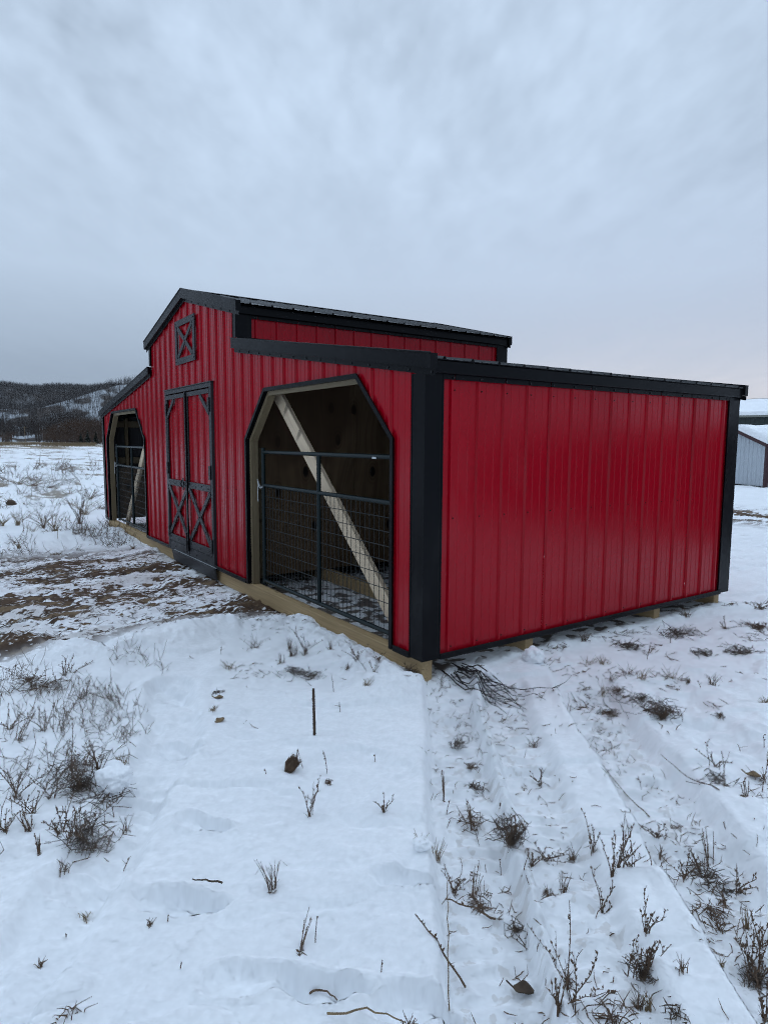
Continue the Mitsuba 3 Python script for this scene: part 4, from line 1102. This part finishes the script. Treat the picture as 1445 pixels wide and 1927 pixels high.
# ---------------------------------------------------------------- far hills with bare woods (metres from here on)
def hill_height(x, y):
    """Height above the field (m) of the two ridges on the left."""
    d = np.hypot(x, y)
    az = np.degrees(np.arctan2(y, -x))                    # 0 = straight left along the front, positive towards the rear
    wob = 4 * (meshkit.fbm(np.stack([x / 190, y / 190, x * 0], -1), 4, 3) - 0.5) * 2
    back = (101 + 0.55 * np.clip(az, -20, 30) + 2.0 * np.sin(az * 0.55 + 1.0) + 1.6 * np.sin(az * 1.7)) * sstep(900, 1480, d) * sstep(75, 25, np.abs(az + 12))
    frontr = (44 + 44 * sstep(4.5, 14.5, az + 0.6 * np.sin(d / 60)) ) * np.exp(-((d - 1010) / 185) ** 2) * sstep(46, 24, az) * sstep(-30, 0, az)
    low = 20 * np.exp(-((d - 720) / 120) ** 2) * sstep(60, 20, np.abs(az + 10)) * (0.7 + 0.3 * np.sin(az * 0.9))
    far_fade = sstep(620, 760, d)
    return np.maximum(np.maximum(back, frontr), low) + wob * sstep(800, 1000, d) * (0.5 + back / 260) + 0 * far_fade - 2.5


dd = np.concatenate([np.linspace(560, 1300, 75), np.linspace(1320, 2100, 27)])
aa = np.radians(np.linspace(-78, 60, 240))
D, A = np.meshgrid(dd, aa, indexing="ij")
hx, hy = -D * np.cos(A), D * np.sin(A)
hz = hill_height(hx, hy)
i, j = np.meshgrid(np.arange(len(dd) - 1), np.arange(len(aa) - 1), indexing="ij")
k = (i * len(aa) + j).ravel()
m = len(aa)
hill = (np.stack([hx.ravel(), hy.ravel(), hz.ravel()], 1), np.vstack([np.stack([k, k + m + 1, k + m], 1), np.stack([k, k + 1, k + m + 1], 1)]))


def hill_colour(p, n, uv):
    s = fbm(p.x * 0.02, p.y * 0.05, p.z * 0.02, 4)
    return mix((0.075, 0.065, 0.06), (0.42, 0.45, 0.48), smoothstep(0.42, 0.60, s) * (0.30 + 0.70 * smoothstep(-1180.0, -1080.0, p.x)))


scene["hill_mat"] = two({"type": "diffuse", "reflectance": proc(hill_colour)})
tag(put("hills", hill, "hill_mat", smooth=True, metres=True), "long wooded snowy ridges beyond the field", "hills", kind="structure")


def bark(a, b):
    return two({"type": "diffuse", "reflectance": proc(lambda p, n, uv: mix(a, b, fbm(p.x * 0.05, p.y * 0.05, p.z * 0.4, 3)))})


scene["wood_mat"] = bark((0.040, 0.040, 0.044), (0.085, 0.075, 0.072))
scene["brush_mat"] = bark((0.060, 0.042, 0.034), (0.125, 0.084, 0.064))
scene["valley_mat"] = bark((0.030, 0.027, 0.028), (0.070, 0.056, 0.050))
scene["needle_mat"] = bark((0.010, 0.016, 0.013), (0.024, 0.034, 0.026))


def bare_trees(rng, x, y, z, h, twigs, wide=0.30, thick=0.020):
    """Bare trees as thin four-sided trunks with forking limbs, all of them in one mesh; vectorised."""
    n = len(x)
    base = np.stack([x, y, z - 0.5], 1)
    parts = []

    def spikes(a, b, r):
        d = b - a
        s = np.cross(d, [0.31, 0.17, 0.93])
        s /= np.linalg.norm(s, axis=-1, keepdims=True) + 1e-9
        t = np.cross(d, s)
        t /= np.linalg.norm(t, axis=-1, keepdims=True) + 1e-9
        r = r[:, None]
        parts.append(np.stack([a + s * r, a - 0.5 * s * r + 0.87 * t * r, a - 0.5 * s * r - 0.87 * t * r, b], 1))
    top = base + np.stack([rng.normal(0, 0.03, n) * h, rng.normal(0, 0.03, n) * h, h * 0.98], 1)
    spikes(base, top, h * thick)
    for k in range(twigs):
        f = 0.22 + 0.70 * (k + rng.random(n)) / twigs
        a = base + (top - base) * f[:, None]
        an = rng.random(n) * 6.283
        L = h * (wide * (1.15 - 0.75 * f)) * (0.6 + 0.7 * rng.random(n))
        rise = 0.7 + 0.8 * rng.random(n)
        b = a + np.stack([np.cos(an) * L, np.sin(an) * L, rise * L], 1)
        spikes(a, b, h * thick * 0.45 * (1.1 - 0.6 * f))
        m = a + (b - a) * 0.45
        for q in range(2):
            an2 = an + rng.normal(0, 0.9, n)
            L2 = L * 0.6
            spikes(m, m + np.stack([np.cos(an2) * L2, np.sin(an2) * L2, L2 * (0.5 + rng.random(n))], 1), h * thick * 0.3 * (1.1 - 0.6 * f))
    v = np.concatenate(parts)
    k = np.arange(len(v))[:, None, None] * 4
    f = (k + np.array([[0, 1, 3], [1, 2, 3], [2, 0, 3]])).reshape(-1, 3)
    return v.reshape(-1, 3), f


rng = np.random.default_rng(17)


def scatter(n, d0, d1, a0, a1, keep):
    d, a = d0 + (d1 - d0) * rng.random(n), np.radians(a0 + (a1 - a0) * rng.random(n))
    x, y = -d * np.cos(a), d * np.sin(a)
    z = np.where(d > 560, hill_height(x, y), 0.0)
    k = rng.random(n) < keep(d, np.degrees(a), z)
    return x[k], y[k], z[k]


x, y, z = scatter(20000, 1150, 1560, -14, 27, lambda d, a, z: 0.5 + 0.5 * sstep(35, 80, z))
tag(put("hill_woods", bare_trees(rng, x, y, z, 8 + 5 * rng.random(len(x)), 5, 0.40, 0.030), "wood_mat", metres=True), "bare grey woods along the far ridge", "woods", kind="stuff")
x, y, z = scatter(11000, 820, 1150, -14, 27, lambda d, a, z: np.where(a > 7, 0.75, 0.95))
tag(put("hill_woods", bare_trees(rng, x, y, z, 8 + 5 * rng.random(len(x)), 5, 0.26, 0.024), "wood_mat", metres=True), "thin bare trees on the snowy nearer slope", "woods", kind="stuff")
x, y, z = scatter(4200, 520, 830, -16, 27, lambda d, a, z: np.where((np.abs(a - 5.5) < 0.8) & (d < 640), 0.05, 0.95))
tag(put("valley_woods", bare_trees(rng, x, y, z, 10 + 6 * rng.random(len(x)), 6, 0.36, 0.026), "valley_mat", metres=True), "dark bare woods along the foot of the hills", "woods", kind="stuff")
# the brown thicket at the edge of the field
x, y, z = scatter(1000, 268, 330, 6.6, 26, lambda d, a, z: 0.55 + 0.45 * sstep(6.6, 8.0, a))
hh = (8.3 + 2.0 * rng.random(len(x))) * (0.66 + 0.34 * sstep(6.6, 9.2, np.degrees(np.arctan2(y, -x))))
tag(put("brown_thicket", bare_trees(rng, x, y, z, hh, 11, 0.50, 0.016), "brush_mat", metres=True), "dense brown leafless thicket at the edge of the field", "thicket", kind="stuff")
x, y, z = scatter(380, 300, 360, -14, 4.6, lambda d, a, z: 0.6 + 0 * d)
tag(put("brown_thicket", bare_trees(rng, x, y, z, 3.4 + 2.4 * rng.random(len(x)), 9, 0.55, 0.016), "brush_mat", metres=True), "low dark scrub at the left end of the field edge", "thicket", kind="stuff")
# dry grass along the field edge
n = 5200
d, a = 158 + 110 * rng.random(n) ** 0.8, np.radians(-4 + 25 * rng.random(n))
k = (meshkit.fbm(np.stack([d / 30, np.degrees(a) / 2.2, d * 0], -1), 3, 4) > 0.47)
d, a = d[k], a[k]
x, y = -d * np.cos(a), d * np.sin(a)
tag(put("field_edge_grass", bare_trees(rng, x, y, H(x / U, y / U) * U + 0.45, 0.55 + 0.4 * rng.random(len(x)), 4, 0.5, 0.10), "straw_mat", metres=True), "strip of tan dry grass at the edge of the field", "grass", kind="stuff")


def conifer(x, y, h, label):
    t = thing("conifer_tree", label, "tree", "dark conifers before the thicket")
    put("trunk", MB().tube([(x, y, -0.4), (x, y, h * 0.5), (x, y, h)], [0.13, 0.08, 0.02], 6), "brush_mat", t, metres=True)
    mb = MB()
    for k in range(260):
        f = rng.random() ** 0.8
        a = rng.random() * 6.283
        L = h * 0.27 * (1 - f) * (0.6 + 0.5 * rng.random()) + 0.08
        p = V(x, y, 0.12 * h + 0.86 * h * f)
        q = p + V(math.cos(a) * L, math.sin(a) * L, -0.28 * L + 0.1)
        s = V(-math.sin(a), math.cos(a), 0) * L * 0.28
        mid = p + 0.55 * (q - p)
        mb.add([p, mid + s, q, mid - s, mid + V(0, 0, -0.16 * L), mid + V(0, 0, 0.05)], [[0, 1, 5], [5, 1, 2], [0, 5, 3], [5, 2, 3], [0, 4, 1], [4, 2, 1], [0, 3, 4], [4, 3, 2]])
    put("crown", mb, "needle_mat", t, metres=True)


for az, d, h, lab in ((9.75, 262, 5.4, "middle and tallest of three small dark conifers before the brown thicket"), (9.25, 265, 4.2, "left of three small dark conifers before the brown thicket"), (10.35, 264, 4.8, "right of three small dark conifers before the brown thicket")):
    conifer(-d * math.cos(math.radians(az)), d * math.sin(math.radians(az)), h, lab)
x, y = -420 * math.cos(math.radians(5.5)), 420 * math.sin(math.radians(5.5))
t = thing("utility_pole", "tiny pale utility pole in the gap of the far woods", "pole")
put("post", MB().tube([(x, y, -0.5), (x, y, 9.0)], [0.16, 0.11], 7), "straw_mat", t, metres=True)
put("crossarm", MB().box((x - 0.06, y - 1.1, 8.2), (x + 0.06, y + 1.1, 8.36), 0.01), "straw_mat", t, metres=True)

# ---------------------------------------------------------------- the two buildings behind the right end of the barn (units again)
scene["maroon_mat"] = two(flat((0.042, 0.012, 0.016), 0.45))
scene["pale_mat"] = two(paint((0.42, 0.46, 0.50), 0.45))
scene["green_mat"] = two(paint((0.020, 0.032, 0.030), 0.5))
scene["tan_mat"] = two(flat((0.22, 0.23, 0.20), 0.6))
scene["glass_mat"] = two({"type": "principled", "base_color": rgb(0.5, 0.55, 0.6), "roughness": 0.08, "specular": 0.8})


def snow_slab(poly, o, es, et, n, d0, d1, seed):
    """Snow lying on a roof: a slab with a rounded, uneven top."""
    x0, y0, x1, y1 = poly
    u, w = np.meshgrid(np.linspace(x0, x1, 60), np.linspace(y0, y1, 26), indexing="ij")
    e = np.minimum(np.minimum(u - x0, x1 - u), np.minimum(w - y0, y1 - w))
    hgt = d0 + (d1 - d0) * np.sqrt(np.clip(e / 0.5, 0, 1)) * (0.8 + 0.5 * meshkit.fbm(np.stack([u * 0.5, w * 0.5, u * 0 + seed], -1), 3))
    g = o + u[..., None] * es + w[..., None] * et + hgt[..., None] * n
    i, j = np.meshgrid(np.arange(59), np.arange(25), indexing="ij")
    k = (i * 26 + j).ravel()
    f = np.vstack([np.stack([k, k + 26, k + 27], 1), np.stack([k, k + 27, k + 1], 1)])
    if np.dot(np.cross(es, et), n) < 0:
        f = f[:, ::-1]
    return g.reshape(-1, 3), f


def hut(name, label, cat, corner, ux, length, depth, eave, ridge, wallm, trimm, snow, rib, gable_to_us, window=None, over=0.35, tw=0.34):
    """A gabled hut: corner = its near corner on the ground, ux = along the wall that faces us, the roof's ridge along ux unless the gable faces us."""
    b = thing(name, label, cat)
    ux = V(*ux, 0) / np.linalg.norm(ux)
    uy = np.cross(EZ, ux)
    if np.dot(uy[:2], V(12.6, -9.8) - V(*corner)) > 0:
        uy = -uy
    o = V(*corner, -0.55)
    def wallp(poly, o, es, n):
        clad(numbered(b + "__wall"), poly, o, es, EZ, n, 0.2, wallm, ribs=4)
    L, Dp = length, depth
    if gable_to_us:
        gpoly = sg.Polygon([(0, 0), (L, 0), (L, eave), (L / 2, ridge), (0, eave)])
        wallp(gpoly, o, ux, -uy)
        wallp(gpoly, o + uy * Dp, ux, uy)
        wallp(sg.box(0, 0, Dp, eave), o, uy, -ux)
        wallp(sg.box(0, 0, Dp, eave), o + ux * L, uy, ux)
        roofs = [(o + EZ * eave, o + ux * L / 2 + EZ * ridge, uy, Dp), (o + ux * L + EZ * eave, o + ux * L / 2 + EZ * ridge, uy, Dp)]
    else:
        wl = sg.box(0, 0, L, eave)
        if window:
            wl = wl.difference(shapely.box(*window))
        wallp(wl, o, ux, -uy)
        wallp(sg.box(0, 0, L, eave), o + uy * Dp, ux, uy)
        gpoly = sg.Polygon([(0, 0), (Dp, 0), (Dp, eave), (Dp / 2, ridge), (0, eave)])
        wallp(gpoly, o, uy, -ux)
        wallp(gpoly, o + ux * L, uy, ux)
        roofs = [(o + EZ * eave, o + uy * Dp / 2 + EZ * ridge, ux, L), (o + uy * Dp + EZ * eave, o + uy * Dp / 2 + EZ * ridge, ux, L)]
    for lo, hi, along, ln in roofs:
        d = hi - lo
        s = np.linalg.norm(d)
        d /= s
        n = np.cross(along, d)
        n = n if n[2] > 0 else -n
        r = numbered(b + "__roof")
        mb = MB().frame(lo + along * ln / 2 + d * (s - over) / 2 + n * 0.09, along, d, n, (ln / 2 + over, (s + over) / 2, 0.05), 0.01)
        scene[r] = mikit.ply((mb.mesh()[0] * U, mb.mesh()[1]), trimm)
        put("snow", snow_slab((-over + 0.02, -over + 0.03, ln + over - 0.02, s), lo, along, d, n, 0.142, snow, len(scene) % 17), "snow_lump_mat", r, smooth=True)
        put("fascia", MB().frame(lo + along * ln / 2 - d * (over + 0.03) - n * 0.08, along, d, n, (ln / 2 + over, 0.03, 0.20), 0.01), trimm if trimm != "green_mat" else "tan_mat", r)
        for e in (-over - 0.03, ln + over + 0.03):
            put("barge_board", MB().frame(lo + along * e + d * (s - over) / 2 - n * 0.10, along, d, n, (0.03, (s + over) / 2, 0.22), 0.01), trimm if trimm != "green_mat" else "tan_mat", r)
    for q in (o, o + ux * L):
        for e in (uy, ux * (1 if q is o else -1)):
            pass
    for sx in (0, 1):
        for sy in (0, 1):
            q = o + ux * L * sx + uy * Dp * sy
            ax, ay = (-ux if sx == 0 else ux), (-uy if sy == 0 else uy)
            mb = MB().prism(sg.Polygon([(-tw, 0.085), (0.12, 0.085), (0.12, -tw), (0.085, -tw), (0.085, 0.05), (-tw, 0.05)]), q, ax, ay, EZ, 0.0, eave - 0.05)
            put("corner_trim", mb, trimm if trimm != "green_mat" else "tan_mat", b)
    put("base_trim", MB().frame(o + ux * L / 2 - uy * 0.09 + EZ * 0.05, ux, uy, EZ, (L / 2, 0.05, 0.12), 0.01), "black_mat", b)
    if window:
        w0, z0, w1, z1 = window
        wn = numbered(b + "__window")
        c = o + ux * (w0 + w1) / 2 + EZ * (z0 + z1) / 2
        put("pane", MB().frame(c + uy * 0.05, ux, uy, EZ, ((w1 - w0) / 2 - 0.1, 0.02, (z1 - z0) / 2 - 0.1), 0.005), "glass_mat", wn)
        mb = MB()
        for s in (-1, 1):
            mb.frame(c + ux * s * ((w1 - w0) / 2 - 0.02) - uy * 0.02, ux, uy, EZ, (0.12, 0.11, (z1 - z0) / 2 + 0.1), 0.01)
            mb.frame(c + EZ * s * ((z1 - z0) / 2 - 0.02) - uy * 0.02, ux, uy, EZ, ((w1 - w0) / 2 - 0.14, 0.105, 0.12), 0.01)
        put("frame", mb, "black_mat", wn)
    return b


hut("pale_shed", "small pale grey shed with maroon trim and thick snow on its roof", "shed", (-31.85, 84.0), (-0.88, 0.47), 13.0, 9.5, 6.0, 8.0, "pale_mat", "maroon_mat", 0.95, 4, True)
hut("green_building", "dark green building with snowy roof and pale eaves behind the small shed", "building", (-40.0, 148.0), (-0.90, -0.44), 40.0, 26.0, 12.3, 16.0, "green_mat", "green_mat", 0.7, 4, False, (0.6, 6.4, 3.4, 10.2), over=0.8)

hut("dark_shed", "dark brown shed across the lot that the glossy side wall mirrors", "shed", (7.0, 28.5), (1.0, -0.10), 24.0, 12.0, 7.0, 9.4, "maroon_mat", "black_mat", 0.5, 4, False)

# ---------------------------------------------------------------- the air of a grey winter day
scene["haze_air"] = {"type": "homogeneous", "albedo": {"type": "rgb", "value": [0.95, 0.95, 0.95]}, "sigma_t": {"type": "rgb", "value": [4.5e-5, 4.5e-5, 4.5e-5]}}
scene["haze"] = {"type": "cube", "to_world": T().translate([-450.0, 250.0, 80.0]).scale([2050.0, 2400.0, 84.0]), "bsdf": {"type": "null"}, "interior": {"type": "ref", "id": "haze_air"}}
scene["camera"]["medium"] = {"type": "ref", "id": "haze_air"}
tag("haze", "thin grey winter haze over the whole field", "haze", kind="stuff")
